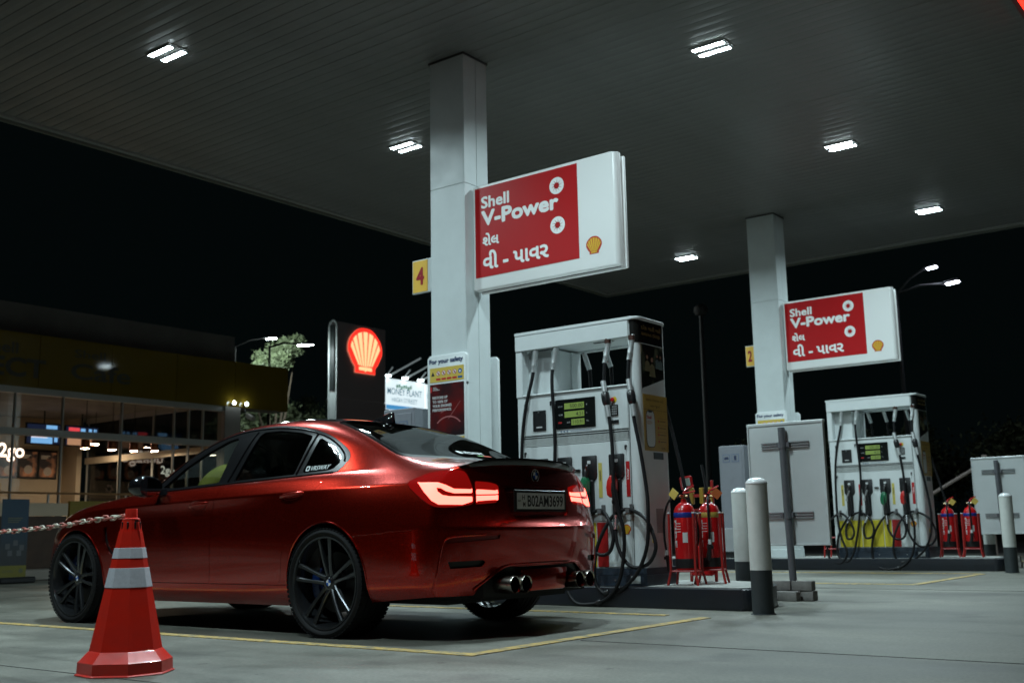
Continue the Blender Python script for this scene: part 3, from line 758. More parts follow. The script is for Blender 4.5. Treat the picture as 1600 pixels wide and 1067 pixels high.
# exhaust tips and diffuser panel
exm = mat('dark_chrome_exhaust', (.34, .32, .28), .26, metal=1)
for y in (-.385, -.275, .285, .40):
    MB().lathe([(.046, 4.45), (.051, 4.46), (.0525, 4.60), (.0525, 4.685), (.050, 4.692), (.0445, 4.685), (.043, 4.63), (.042, 4.53), (0, 4.53)], c=(.005, y, .314), axis='x', n=28, cap=False).build('exhaust_tip', exm, car)
m = MB().prism([(-.20, .262), (.20, .262), (.215, .30), (.235, .398), (-.235, .398), (-.215, .30)], 4.56, 4.632, 'yz', bev=.010); m.build('diffuser_panel', paint, car)
m = MB(); pts = []
for y, z in ((-.57, .29), (-.545, .31), (-.45, .380), (-.37, .420), (-.2, .427), (0, .428), (.2, .427), (.37, .420), (.45, .380), (.545, .31), (.57, .29)):
    h = hit_rear(y, z)
    if h and h.x > 4.3: pts.append((h.x+.002, y, z))
m.tube([(p.x, p.y, p.z) for p in spline(pts, 4)], .009, n=8).build('diffuser_edge', paint, CP['bumper'])
# vertical bumper corner recess line
for s in (-1, 1):
    pts = []
    for y, z in ((-.55, .610), (-.66, .606), (-.755, .595), (-.785, .55), (-.80, .45), (-.81, .36), (-.815, .29)):
        h = hit_rear(y, z)
        if h: pts.append((h.x+.001, s*abs(y), z))
    MB().tube([(p.x, p.y, p.z) for p in spline(pts, 3)], .006, n=6).build('bumper_crease', paint, CP['bumper'])
# rear window shelf line, decals
def drape(mb, s, x0, z0, w, h, bold=.02, shear=0):
    v, f = text_verts(s, bold, 3, shear); a0 = min(p.x for p in v); a1 = max(p.x for p in v); b0 = min(p.y for p in v); b1 = max(p.y for p in v); out = []
    for p in v:
        x = x0+(p.x-a0)/(a1-a0)*w; z = z0+(p.y-b0)/(b1-b0)*h+.03*(x-x0); q = hit_side(x, z)[0]; out.append((x, q.y-.002, z))
    mb.add(out, f)
m = MB(); drape(m, 'VRSWAY', 3.345, 1.040, .17, .030, .02, .25)
def rr_poly(x, z, w, h, r=.3):
    return [(x+w/2+(w/2)*math.copysign(abs(math.cos(a))**.45, math.cos(a)), z+h/2+(h/2)*math.copysign(abs(math.sin(a))**.45, math.sin(a))) for a in np.linspace(0, 2*PI, 21)[:-1]]
P = rr_poly(3.298, 1.038, .036, .034); m.add([(x, hit_side(x, z)[0].y-.002, z) for x, z in P], [tuple(range(len(P)))])
m.mi(1); P = circ(3.316, 1.055, .009, 14); m.add([(x, hit_side(x, z)[0].y-.0028, z) for x, z in P], [tuple(range(len(P)))])
m.build('window_decal', [mat('decal_white', (.55, .60, .60), .5), blackg], CP['trim'][0], smooth=False, fix=False)
m = MB(); v, f = text_verts('VRSWAY', .02, 3, .2); a0 = min(p.x for p in v); a1 = max(p.x for p in v); b1 = max(p.y for p in v)
def rearpt(y, t): x = 3.965-t; q = hit_top(x, y); return (x+.001, y, q.z+.0035)
m.add([rearpt(.04+(p.x-a0)/(a1-a0)*.22, .008+p.y/b1*.05) for p in v], f)
P = rr_poly(0, 0, 1, 1); m.add([rearpt(-.02+a*.045, .008+b*.05) for a, b in P], [tuple(range(20))])
m.mi(1); m.add([rearpt(.13, -.030), rearpt(.19, -.030), rearpt(.19, -.012), rearpt(.13, -.012)], [(0, 1, 2, 3)]); m.mi(2).add([rearpt(.19, -.030), rearpt(.27, -.030), rearpt(.27, -.010), rearpt(.19, -.010)], [(0, 1, 2, 3)])
m.build('rear_window_decal', [mat('decal_white', (.55, .60, .60), .5), mat('decal_green', (.12, .35, .12), .5), mat('decal_red', (.5, .08, .04), .5)], CP['rglass'], smooth=False, fix=False)
car.scale = (1, 1.028, 1); car.location.y += .026
# cabin
seatm = mat('dark_leather', (.02, .02, .022), .5, bump=.1, bs=40)
for y in (-.37, .37):
    m = MB().box((2.05, y-.25, .38), (2.62, y+.25, .56), .06, seg=3)
    M = Matrix.Translation((2.58, y, .52)) @ Matrix.Rotation(R(20), 4, 'Y')
    m.box((-.07, -.25, 0), (.07, .25, .62), .06, M=M, seg=3).box((-.05, -.14, .64), (.05, .14, .82), .04, M=M, seg=3); m.build('front_seat', seatm, car)
m = MB().box((3.0, -.62, .38), (3.5, .62, .55), .06, seg=3).box((3.42, -.62, .5), (3.62, .62, 1.02), .06, seg=3); m.build('rear_seat', seatm, car)
MB().prism([(1.35, .70), (1.85, .62), (1.90, .88), (1.75, .945), (1.35, .955)], -.70, .70, 'xz').build('dashboard', seatm, car)
MB().box((3.55, -.6, .98), (4.1, .6, 1.01)).build('parcel_shelf', seatm, car)
MB().lathe([(.165, -.012), (.18, 0), (.165, .012), (.15, 0), (.165, -.012)], n=28, cap=False, M=Matrix.Translation((1.98, .37, .88)) @ Matrix.Rotation(R(68), 4, 'Y')).build('steering_wheel', seatm, car)
for s in (-1, 1):
    MB().box((1.75, s*.80, .40), (3.5, s*.84, .93), .01).build('door_card', seatm, car)
# ================================================================ THE FORECOURT
# ground sheet: worn concrete
def concrete():
    m, t, b = nt('worn_concrete'); L = t.links.new
    tc = t.nodes.new('ShaderNodeTexCoord'); mp = t.nodes.new('ShaderNodeMapping'); mp.inputs['Scale'].default_value = (.6, 1.0, 1)
    L(tc.outputs['Object'], mp.inputs[0])
    n1 = t.nodes.new('ShaderNodeTexNoise'); n1.inputs['Scale'].default_value = .9; n1.inputs['Detail'].default_value = 8; n1.inputs['Roughness'].default_value = .65; L(mp.outputs[0], n1.inputs[0])
    n2 = t.nodes.new('ShaderNodeTexNoise'); n2.inputs['Scale'].default_value = 60; n2.inputs['Detail'].default_value = 6; L(tc.outputs['Object'], n2.inputs[0])
    cr = t.nodes.new('ShaderNodeValToRGB'); cr.color_ramp.elements[0].position = .36; cr.color_ramp.elements[0].color = (.074, .075, .060, 1)
    cr.color_ramp.elements[1].position = .64; cr.color_ramp.elements[1].color = (.205, .203, .172, 1); L(n1.outputs[0], cr.inputs[0])
    mr = t.nodes.new('ShaderNodeMapRange'); mr.inputs[1].default_value = .3; mr.inputs[2].default_value = .7; mr.inputs[3].default_value = .78; mr.inputs[4].default_value = 1.15; L(n2.outputs[0], mr.inputs[0])
    st = t.nodes.new('ShaderNodeTexNoise'); st.inputs['Scale'].default_value = 1.7; st.inputs['Detail'].default_value = 3; L(tc.outputs['Object'], st.inputs[0])
    m2 = t.nodes.new('ShaderNodeMapRange'); m2.inputs[1].default_value = .60; m2.inputs[2].default_value = .72; m2.inputs[3].default_value = 1; m2.inputs[4].default_value = .62; L(st.outputs[0], m2.inputs[0])
    mu = t.nodes.new('ShaderNodeMath'); mu.operation = 'MULTIPLY'; L(mr.outputs[0], mu.inputs[0]); L(m2.outputs[0], mu.inputs[1])
    sk = t.nodes.new('ShaderNodeTexNoise'); sk.inputs['Scale'].default_value = 1.0; sk.inputs['Detail'].default_value = 5; mp2 = t.nodes.new('ShaderNodeMapping'); mp2.inputs['Scale'].default_value = (.45, 1.8, 1); L(tc.outputs['Object'], mp2.inputs[0]); L(mp2.outputs[0], sk.inputs[0])
    m3 = t.nodes.new('ShaderNodeMapRange'); m3.inputs[1].default_value = .52; m3.inputs[2].default_value = .68; m3.inputs[3].default_value = 1; m3.inputs[4].default_value = .72; L(sk.outputs[0], m3.inputs[0])
    vo = t.nodes.new('ShaderNodeTexVoronoi'); vo.inputs['Scale'].default_value = 2.6; nd = t.nodes.new('ShaderNodeVectorMath'); nd.operation = 'MULTIPLY_ADD'; nd.inputs[1].default_value = (.12, .12, .12); L(n2.outputs['Color'], nd.inputs[0]); L(tc.outputs['Object'], nd.inputs[2]); L(nd.outputs[0], vo.inputs[0])
    m4 = t.nodes.new('ShaderNodeMapRange'); m4.inputs[1].default_value = .03; m4.inputs[2].default_value = .10; m4.inputs[3].default_value = .45; m4.inputs[4].default_value = 1; L(vo.outputs['Distance'], m4.inputs[0])
    mu3 = t.nodes.new('ShaderNodeMath'); mu3.operation = 'MULTIPLY'; L(m3.outputs[0], mu3.inputs[0]); L(m4.outputs[0], mu3.inputs[1]); mu0 = mu; mu = t.nodes.new('ShaderNodeMath'); mu.operation = 'MULTIPLY'; L(mu0.outputs[0], mu.inputs[0]); L(mu3.outputs[0], mu.inputs[1])
    vm = t.nodes.new('ShaderNodeVectorMath'); vm.operation = 'SCALE'; L(cr.outputs[0], vm.inputs[0]); L(mu.outputs[0], vm.inputs['Scale']); L(vm.outputs[0], b.inputs['Base Color'])
    r = t.nodes.new('ShaderNodeMapRange'); r.inputs[1].default_value = .3; r.inputs[2].default_value = .7; r.inputs[3].default_value = .42; r.inputs[4].default_value = .70; L(n1.outputs[0], r.inputs[0]); L(r.outputs[0], b.inputs['Roughness'])
    bp = t.nodes.new('ShaderNodeBump'); bp.inputs['Strength'].default_value = .25; bp.inputs['Distance'].default_value = .004; L(n2.outputs[0], bp.inputs['Height']); L(bp.outputs[0], b.inputs['Normal'])
    return m
conc = concrete()
g = MB().add([(-400, -300, 0), (300, -300, 0), (300, 500, 0), (-400, 500, 0)], [(0, 1, 2, 3)]).build('ground', mat('dark_ground', (.03, .03, .028), .9, var=.3, vs=.4), smooth=False); struct(g)
g = MB().box((-16.6, -12, -.2), (14, 24, .004)).build('forecourt_paving', conc, smooth=False); struct(g)
# saw-cut joints between the concrete bays
jt = mat('joint_sealant', (.075, .075, .068), .8)
m = MB()
for y, xa in ((5.33, -3.6), (2.97, -16.5), (10.8, -16.5)): m.box((xa, y, .004), (10, y+.006, .0065))
for x in (-12.0,): m.box((x, -10, .004), (x+.008, 22, .0066))
struct(m.build('paving_joint', jt, smooth=False))
# painted bay lines
ln, t, b = nt('worn_yellow_road_paint')
tc = t.nodes.new('ShaderNodeTexCoord'); n1 = t.nodes.new('ShaderNodeTexNoise'); n1.inputs['Scale'].default_value = 14; n1.inputs['Detail'].default_value = 9; n1.inputs['Roughness'].default_value = .7; t.links.new(tc.outputs['Object'], n1.inputs[0])
cr = t.nodes.new('ShaderNodeValToRGB'); cr.color_ramp.elements[0].position = .40; cr.color_ramp.elements[0].color = (.20, .18, .12, 1); cr.color_ramp.elements[1].position = .55; cr.color_ramp.elements[1].color = (.50, .34, .10, 1)
t.links.new(n1.outputs[0], cr.inputs[0]); t.links.new(cr.outputs[0], b.inputs['Base Color']); b.inputs['Roughness'].default_value = .6
for k in range(3):
    y0 = 4.42+7.2*k
    m = MB()
    m.box((-11.5, y0, .004), (-3.65, y0+.09, .0085)).box((-3.74, y0+.09, .004), (-3.65, y0+2.62, .0085)).box((-11.5, y0+2.66, .004), (-3.74 if k else -4.05, y0+2.745, .0085))
    struct(m.build('bay_line', ln, smooth=False))
# ---------------------------------------------------------------- canopy
ZC = 5.40
canopy = thing('fuel_canopy', 'big flat forecourt canopy with a ribbed grey metal ceiling over the pumps', 'canopy', (0, 0, 0))
plk = mat('ceiling_plank_grey', (.185, .182, .178), .42, metal=.15, var=.18, vs=.7)
w = .145
prof = [(0, .030), (0, .004), (.006, 0), (w*.5, -.004), (w-.008, 0), (w-.004, .005), (w-.004, .030)]
X0, X1 = -11.62, -1.95
V = [(x, y, z) for x in (X0, X1) for y, z in prof]; n = len(prof)
F = [(j, j+1, n+j+1, n+j) for j in range(n-1)]+[tuple(range(n)), tuple(range(2*n-1, n-1, -1))]
p0 = MB().add(V, F).build('ceiling_plank', plk, canopy, smooth=False); 
y = -3.0; p0.location = (0, y, ZC)
while y < 18.35:
    y += w; piece(p0, canopy, (0, y, ZC+random.uniform(-.0012, .0012)))
ytop = y+w
MB().box((X0-.3, -3.2, ZC+.034), (X1+.3, ytop+.2, ZC+.09)).build('canopy_deck', mat('deck_dark', (.02, .02, .02), .8), canopy, smooth=False)
fm = mat('fascia_trim_grey', (.24, .235, .22), .5, var=.1, vs=2); fmd = mat('canopy_fascia_dark', (.12, .12, .10), .6)
MB().box((X0-.02, -3, ZC-.03), (X0, ytop, ZC+.03)).box((X0-.10, -3, ZC-.018), (X0-.022, ytop, ZC+.03)).build('edge_trim', fm, canopy, smooth=False)
MB().box((X0-.14, -3, ZC-.05), (X0-.102, ytop+.14, ZC+.95)).build('fascia', fmd, canopy, smooth=False)
MB().box((X0-.10, ytop, ZC-.03), (X1+.1, ytop+.02, ZC+.03)).box((X0-.10, ytop+.022, ZC-.018), (X1+.1, ytop+.10, ZC+.03)).build('edge_trim', fm, canopy, smooth=False)
MB().box((X0-.10, ytop+.102, ZC-.05), (X1+.14, ytop+.14, ZC+.95)).build('fascia', fmd, canopy, smooth=False)
MB().box((X1+.0, -3, ZC-.05), (X1+.10, ytop+.10, ZC+.03)).build('edge_trim', mat('dark_trim', (.03, .03, .03), .5), canopy, smooth=False)
MB().box((X1+.102, -3, ZC-.06), (X1+.14, ytop+.14, ZC+.95)).build('fascia', fmd, canopy, smooth=False)
MB().box((X1+.06, -3, ZC-.085), (X1+.095, 10.9, ZC-.052)).build('red_light_strip', emat('red_neon', (1, .02, .01), 4), canopy, smooth=False)
t_ = thing('light_tube', 'pale tube with a red end sticking out past the far canopy edge', 'tube', (-5.40, 19.0, 5.53))
MB().cyl((0, 0, 0), (1.36, 0, .02), .045).build('tube', mat('tube_grey', (.4, .4, .38), .5), t_); MB().cyl((1.365, 0, .02), (1.40, 0, .02), .05).build('end_cap', mat('cap_red', (.4, .02, .02), .5, emit=(1, .02, .02), es=.25), t_)
# ceiling lights
led = emat('led_cool_white', (.78, .96, 1.0), 60); hous = mat('light_housing', (.185, .182, .178), .4, metal=.2); lenso = mat('led_lens_edge', (.3, .32, .33), .3)
LEDW = 57.0
def ceiling_light():
    t = thing('ceiling_light', '', 'ceiling light', (0, 0, ZC-.012), 0, 'twin LED fittings in the canopy ceiling')
    MB().box((-.200, -.120, .0), (.200, .120, .012), .004).build('housing', hous, t)
    for s in (-1, 1):
        MB().box((-.175, s*.075-.036, -.012), (.175, s*.075+.036, -.0005), .004).build('frame_bar', lenso, t)
        m = MB()
        for k in range(8): m.box((-.170+k*.0428, s*.075-.028, -.0155), (-.170+k*.0428+.040, s*.075+.028, -.0125), .003)
        m.build('led_strip', led, t, smooth=False)
        ld = bpy.data.lights.new('led_light', 'AREA'); ld.shape = 'RECTANGLE'; ld.size = .345; ld.size_y = .058; ld.energy = LEDW; ld.color = (.74, .95, 1.0); ld.spread = R(150)
        lo_ = bpy.data.objects.new('led_light', ld); COL.objects.link(lo_); lo_.parent = t; lo_.location = (0, s*.075, -.018)
    for sx in (-1, 1):
        for sy in (-1, 1): MB().cyl((sx*.190, sy*.018, -.004), (sx*.190, sy*.018, 0), .006, n=6).build('screw', steel, t)
    return t
L0 = ceiling_light(); first = True
LP = [(-8.86, 6.07, 'twin LED ceiling light high on the left, farthest from the pillars'), (-8.88, 9.57, 'twin LED ceiling light just left of the front white pillar'), (-4.60, 9.48, 'largest-looking twin LED ceiling light on the right, nearest to the viewer of its row'), (-4.65, 13.13, 'twin LED ceiling light in the right row, second of three'), (-4.67, 16.85, 'twin LED ceiling light in the right row nearest the far canopy edge'), (-8.96, 17.0, 'small-looking twin LED ceiling light left of the far pillar, above the gap between the signs'), (-8.9, 13.2, 'twin LED ceiling light hidden behind the front pillar sign'),
      (-8.86, 2.5, 'twin LED ceiling light beyond the left of the frame'), (-4.6, 5.9, 'twin LED ceiling light over the parked car'), (-4.6, 2.3, 'twin LED ceiling light over the traffic cone')]
for x, y, lb in LP:
    if first: L0.location = (x, y, ZC-.012); L0['label'] = lb; first = False
    else: clone(L0, (x, y, ZC-.012), lb)
# ---------------------------------------------------------------- islands, pillars
kerb = mat('kerb_black_paint', (.010, .013, .018), .36, var=.35, vs=5); isl = mat('island_concrete', (.33, .34, .32), .6, var=.25, vs=3, bump=.2)
def island(y0, lab):
    t = thing('pump_island', lab, 'island', (0, y0, 0), 0, 'pump islands'); ya, yb = 0, 1.20; xa, xb = -12.2, -3.64
    P = [(xa, ya)]+[(xb-.10+.10*math.cos(a), ya+.10+.10*math.sin(a)) for a in np.linspace(-PI/2, 0, 6)]+[(xb-.80+.80*math.cos(a), yb-1.05+1.05*math.sin(a)) for a in np.linspace(0.05, PI/2, 12)]+[(xa, yb)]
    MB().prism(P, 0, .165, 'xy', bev=.022).build('kerb', kerb, t)
    Q = [(-6+(x+6)*(.965 if x > -6 else .985), .6+(y-.6)*.86) for x, y in P]
    MB().prism(Q, .150, .170, 'xy').build('paving_slab', isl, t, smooth=False)
    return t
island(7.70, 'black-kerbed concrete island carrying the front fuel pump'); island(15.08, 'black-kerbed concrete island carrying the far fuel pump')
def pillar(y, lab):
    t = thing('canopy_pillar', lab, 'pillar', (-6.815, y, .17), 0, 'white clad canopy pillars')
    hw = .215; d = .37; H = ZC-.17-.004
    MB().box((-hw+.01, .01, 0), (hw-.01, d-.01, H)).build('core', mat('joint_dark', (.05, .055, .055), .6), t, smooth=False)
    z1 = 3.86
    for a, b in ((0, z1-.0015), (z1+.0015, H)):
        MB().box((-hw, 0, a), (hw-.004, .012, b), .002).build('cladding_panel', white2, t)
        MB().box((-hw, d-.012, a), (hw-.004, d, b), .002).build('cladding_panel', white2, t)
        for ya, yb in ((.0, .19), (.196, d)):
            MB().box((hw-.003, ya, a), (hw+.009, yb, b), .002).build('cladding_panel', white2, t)
        MB().box((-hw-.009, .0, a), (-hw+.003, d, b), .002).build('cladding_panel', white2, t)
    MB().box((-hw-.02, -.012, H-.02), (hw+.02, d+.012, H-.002)).build('ceiling_collar', mat('dark_trim', (.03, .03, .03), .5), t, smooth=False)
    MB().box((-hw-.015, -.01, 0), (hw+.015, d+.01, .12), .004).build('base_shroud', white2, t)
    return t
pillar(7.95, 'tall white clad canopy pillar behind the car, carrying the number 4 plate'); pillar(15.40, 'tall white clad canopy pillar at the far island, carrying the number 2 plate')
# pecten emblem
def pecten_outline(k=0):
    pts = [(.29, 0), (.29, .12), (.33, .17), (.36, .20)]
    # side edge up to the fan
    pts += [(.43, .32), (.49, .43)]
    c = (0, .45); r = .5
    for a in np.linspace(5, 90, 35):
        s = 1+.018*abs(math.sin(math.radians((a-5)/85*180*2.0)))-.010
        pts.append((r*s*math.cos(R(a))*1.0, c[1]+r*s*math.sin(R(a))))
    left = [(-x, y) for x, y in pts[::-1]][1:]
    return pts+left
def pecten(mb, cx, cz, w, face, d, step, i_red, i_yel):
    O = pecten_outline()
    mb.mi(i_red); flat(mb, [(cx+x*w, cz+y*w) for x, y in O], face, d)
    mb.mi(i_yel)
    # seven ribs
    n = 7
    for k in range(n):
        a0 = 8+(164/n)*k+2.7; a1 = 8+(164/n)*(k+1)-2.7
        P = []
        for a in np.linspace(a0, a1, 5): P.append((cx+w*.435*math.cos(R(a)), cz+w*(.45+.42*math.sin(R(a)))))
        def inner(a):
            t = (a-90)/82.; return (cx-w*.155*t*1.35, cz+w*(.135+.02*abs(t)))
        P.append(inner(a1)); P.append(inner(a0)); flat(mb, P, face, d+step)
    flat(mb, [(cx-.19*w, cz+.05*w), (cx-.03*w, cz+.05*w), (cx, cz+.02*w), (cx+.03*w, cz+.05*w), (cx+.19*w, cz+.05*w), (cx+.19*w, cz+.125*w), (cx-.19*w, cz+.125*w)], face, d+step)
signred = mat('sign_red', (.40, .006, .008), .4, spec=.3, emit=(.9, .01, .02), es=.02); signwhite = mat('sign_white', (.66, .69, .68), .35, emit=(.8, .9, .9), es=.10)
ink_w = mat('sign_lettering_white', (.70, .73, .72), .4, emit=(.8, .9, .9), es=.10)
def brand_sign(y, lab):
    t = thing('hanging_fuel_sign', lab, 'sign', (-6.57, y, 2.94), 0, 'red and white fuel signs on the pillars')
    W, H = 1.665, 1.05
    P = [(0, 0), (W-.05, 0)]+[(W-.05+.05*math.sin(a), .05-.05*math.cos(a)) for a in np.linspace(0, PI/2, 6)][1:]+[(W, .09), (0, .09)]
    MB().prism(P, 0, H, 'xy', bev=.012).build('front_panel', signwhite, t)
    MB().box((.0, .092, -.0), (W-.05, .112, H-.012)).build('spacer', mat('dark_trim', (.03, .03, .03), .5), t, smooth=False)
    MB().box((-.0, .114, -.018), (W+.012, .150, H-.02), .012, seg=2).build('back_panel', signwhite, t)
    MB().box((.03, -.0035, .12), (1.245, -.001, 1.022)).build('red_field', signred, t, smooth=False)
    m = MB(); d = -.0048
    add_text(m, 'Shell', (.115, d, .81), w=.335, h=.112, face='-y', fat=.0055)
    add_text(m, 'V-Power', (.118, d, .635), w=.905, h=.138, face='-y', fat=.0095)
    add_text(m, 'શેલ', (.125, d, .43), h=.12, w=.195, face='-y', fat=.0045)
    add_text(m, 'વી - પાવર', (.130, d, .195), h=.175, w=.77, face='-y', fat=.0065)
    for cx, cz in ((1.015, .855), (1.015, .475)): flat(m, circ(cx, cz, .082, 28), '-y', d)
    m.build('sign_lettering', ink_w, t, smooth=False, fix=False)
    m = MB()
    for cx, cz in ((1.015, .855), (1.015, .475)):
        flat(m, circ(cx, cz, .030, 16), '-y', d-.001)
        for k in range(10):
            a = 2*PI*k/10
            flat(m, [(cx+.02*math.cos(a-.35), cz+.02*math.sin(a-.35)), (cx+.066*math.cos(a+.25), cz+.066*math.sin(a+.25)), (cx+.02*math.cos(a+.12), cz+.02*math.sin(a+.12))], '-y', d-.001)
    m.build('starburst', signred, t, smooth=False, fix=False)
    m = MB(); pecten(m, 1.405, .135, .172, '-y', -.002, -.0012, 0, 1)
    m.build('shell_emblem', [mat('emblem_red', (.45, .02, .01), .4), mat('emblem_yellow', (.70, .42, .03), .4)], t, smooth=False, fix=False)
    m = MB()
    for z in (.18, .85): m.box((-.05, .03, z), (.02, .15, z+.06))
    m.build('bracket', white2, t, smooth=False)
    return t
brand_sign(8.05, 'large red and white fuel sign hanging from the front pillar, lettered in English and Gujarati'); brand_sign(15.50, 'smaller-looking red and white fuel sign hanging from the far pillar')
def number_plate_sign(x, y, s, lab, wd):
    t = thing('bay_number_plate', lab, 'number plate', (x, y, 3.07), 0, 'yellow bay number plates')
    MB().box((0, 0, 0), (wd, .03, .355), .004).build('backing', white, t)
    MB().box((.012, -.004, .012), (.215, -.001, .343)).build('yellow_face', mat('plate_yellow', (.68, .42, .06), .4, emit=(1, .6, .1), es=.04), t, smooth=False)
    m = MB(); add_text(m, s, (.114, -.006, .09), h=.175, w=.095, face='-y', fat=.007, align='c'); m.build('numeral', mat('numeral_red', (.30, .01, .02), .4), t, smooth=False, fix=False); return t
number_plate_sign(-7.52, 8.20, '4', 'yellow plate with a red 4 sticking out from the front pillar', .50); np_ = number_plate_sign(-7.245, 15.55, '2', 'yellow plate with a red 2 sticking out from the far pillar', .30); np_.scale = (.64, 1, .92)
# safety notice on each pillar
navy = mat('print_navy', (.012, .035, .12), .5)
def safety(x, y, rz, lab):
    t = thing('safety_notice', lab, 'notice board', (x, y, 1.0), rz, 'safety notice boards on the pillars')
    P = rect(0, 0, .50, 1.33); P = [(0, 0), (.50, 0), (.50, 1.30), (.47, 1.33), (.03, 1.33), (0, 1.30)]
    MB().prism(P, 0, .035, 'xz', bev=.006).build('board', white, t)
    m = MB(); add_text(m, 'For your safety', (.030, -.0025, 1.235), w=.425, h=.056, face='-y', fat=.0018); m.build('heading', navy, t, smooth=False, fix=False)
    MB().box((.035, -.003, 1.065), (.465, -.001, 1.205)).build('pictogram_strip', mat('strip_yellow', (.58, .42, .08), .45), t, smooth=False)
    m = MB(); cx = .075
    for k in range(6):
        c = .075+k*.069; cz = 1.150
        if k == 0: m.mi(0); flat(m, [(c-.022, cz-.022), (c+.022, cz-.022), (c, cz+.020)], '-y', -.0045)
        elif k < 5:
            m.mi(1); flat(m, circ(c, cz, .024, 18), '-y', -.0042); m.mi(2); flat(m, circ(c, cz, .020, 18), '-y', -.005); m.mi(1); flat(m, [(c-.018, cz+.012), (c-.013, cz+.017), (c+.018, cz-.012), (c+.013, cz-.017)], '-y', -.006)
            m.mi(0); flat(m, rect(c-.005, cz-.012, c+.006, cz+.010), '-y', -.0055)
        else: m.mi(3); flat(m, circ(c, cz, .024, 18), '-y', -.0042); m.mi(2); flat(m, circ(c, cz-.002, .011, 10), '-y', -.005)
        m.mi(1 if k < 5 else 3)
        if k: flat(m, rect(c-.028, 1.082, c+.028, 1.102), '-y', -.0042)
    m.build('pictograms', [mat('ink_black', (.02, .02, .02), .5), mat('ink_red', (.45, .02, .02), .5), mat('ink_white', (.7, .7, .7), .5), mat('ink_blue', (.01, .10, .28), .5)], t, smooth=False, fix=False)
    # poster: dark red print, curved light streak
    pm, tt, b = nt('engine_poster_print') if 'engine_poster_print' not in bpy.data.materials else (bpy.data.materials['engine_poster_print'], None, None)
    if tt:
        c = tt.nodes.new('ShaderNodeTexCoord'); g1 = tt.nodes.new('ShaderNodeTexNoise'); g1.inputs['Scale'].default_value = 3.2; g1.inputs['Detail'].default_value = 3; tt.links.new(c.outputs['Object'], g1.inputs[0])
        r1 = tt.nodes.new('ShaderNodeValToRGB'); r1.color_ramp.elements[0].position = .42; r1.color_ramp.elements[0].color = (.018, .010, .012, 1); r1.color_ramp.elements[1].position = .68; r1.color_ramp.elements[1].color = (.13, .008, .008, 1)
        tt.links.new(g1.outputs[0], r1.inputs[0]); tt.links.new(r1.outputs[0], b.inputs['Base Color']); b.inputs['Roughness'].default_value = .3
    MB().box((.035, -.003, .54), (.465, -.001, 1.045)).build('poster', pm, t, smooth=False)
    m = MB()
    for i, s in enumerate(('RESTORE UP', 'TO 100% OF', 'YOUR ENGINES', 'PERFORMANCE.')): add_text(m, s, (.070, -.0045, .90-.040*i), h=.025, w=(.19, .19, .24, .24)[i], face='-y', fat=.0014)
    for i in range(3): flat(m, rect(.075, .985+i*.013, .10+.02*(3-i), .990+i*.013), '-y', -.0045)
    m.mi(1)
    for a0 in range(12):
        a, b_ = R(35+a0*9), R(35+(a0+1)*9); r0, r1_ = .17, .185
        flat(m, [(.27+r0*math.cos(a), .58+r0*.8*math.sin(a)), (.27+r1_*math.cos(a), .58+r1_*.8*math.sin(a)), (.27+r1_*math.cos(b_), .58+r1_*.8*math.sin(b_)), (.27+r0*math.cos(b_), .58+r0*.8*math.sin(b_))], '-y', -.0042)
    flat(m, [(.265, .70), (.272, .70), (.425, .86), (.420, .862)], '-y', -.0046); flat(m, [(.17, .76), (.225, .78), (.23, .79), (.175, .772)], '-y', -.0046)
    m.mi(2); flat(m, rect(.04, .97, .062, 1.02), '-y', -.0045)
    m.build('poster_print', [mat('ink_pale', (.5, .5, .5), .5), mat('ink_pink', (.35, .12, .12), .4), mat('ink_red', (.45, .02, .02), .5)], t, smooth=False, fix=False)
    MB().box((.035, -.003, .47), (.465, -.001, .525)).build('footer_strip', mat('strip_yellow', (.58, .42, .08), .45), t, smooth=False)
    for z in (.30, 1.02):
        MB().box((.494, -.0, z), (.506, .02, z+.02)).build('clip', steel, t, smooth=False)
    return t
safety(-7.055, 7.905, 0, 'white For your safety notice with pictograms and a dark red poster, on the front pillar'); safety(-6.54, 8.40, PI, 'white edge of the notice board on the back of the front pillar')
safety(-7.055, 15.355, 0, 'white For your safety notice on the far pillar, half hidden by the sign board'); safety(-6.54, 15.85, PI, 'white edge of the notice board on the back of the far pillar')
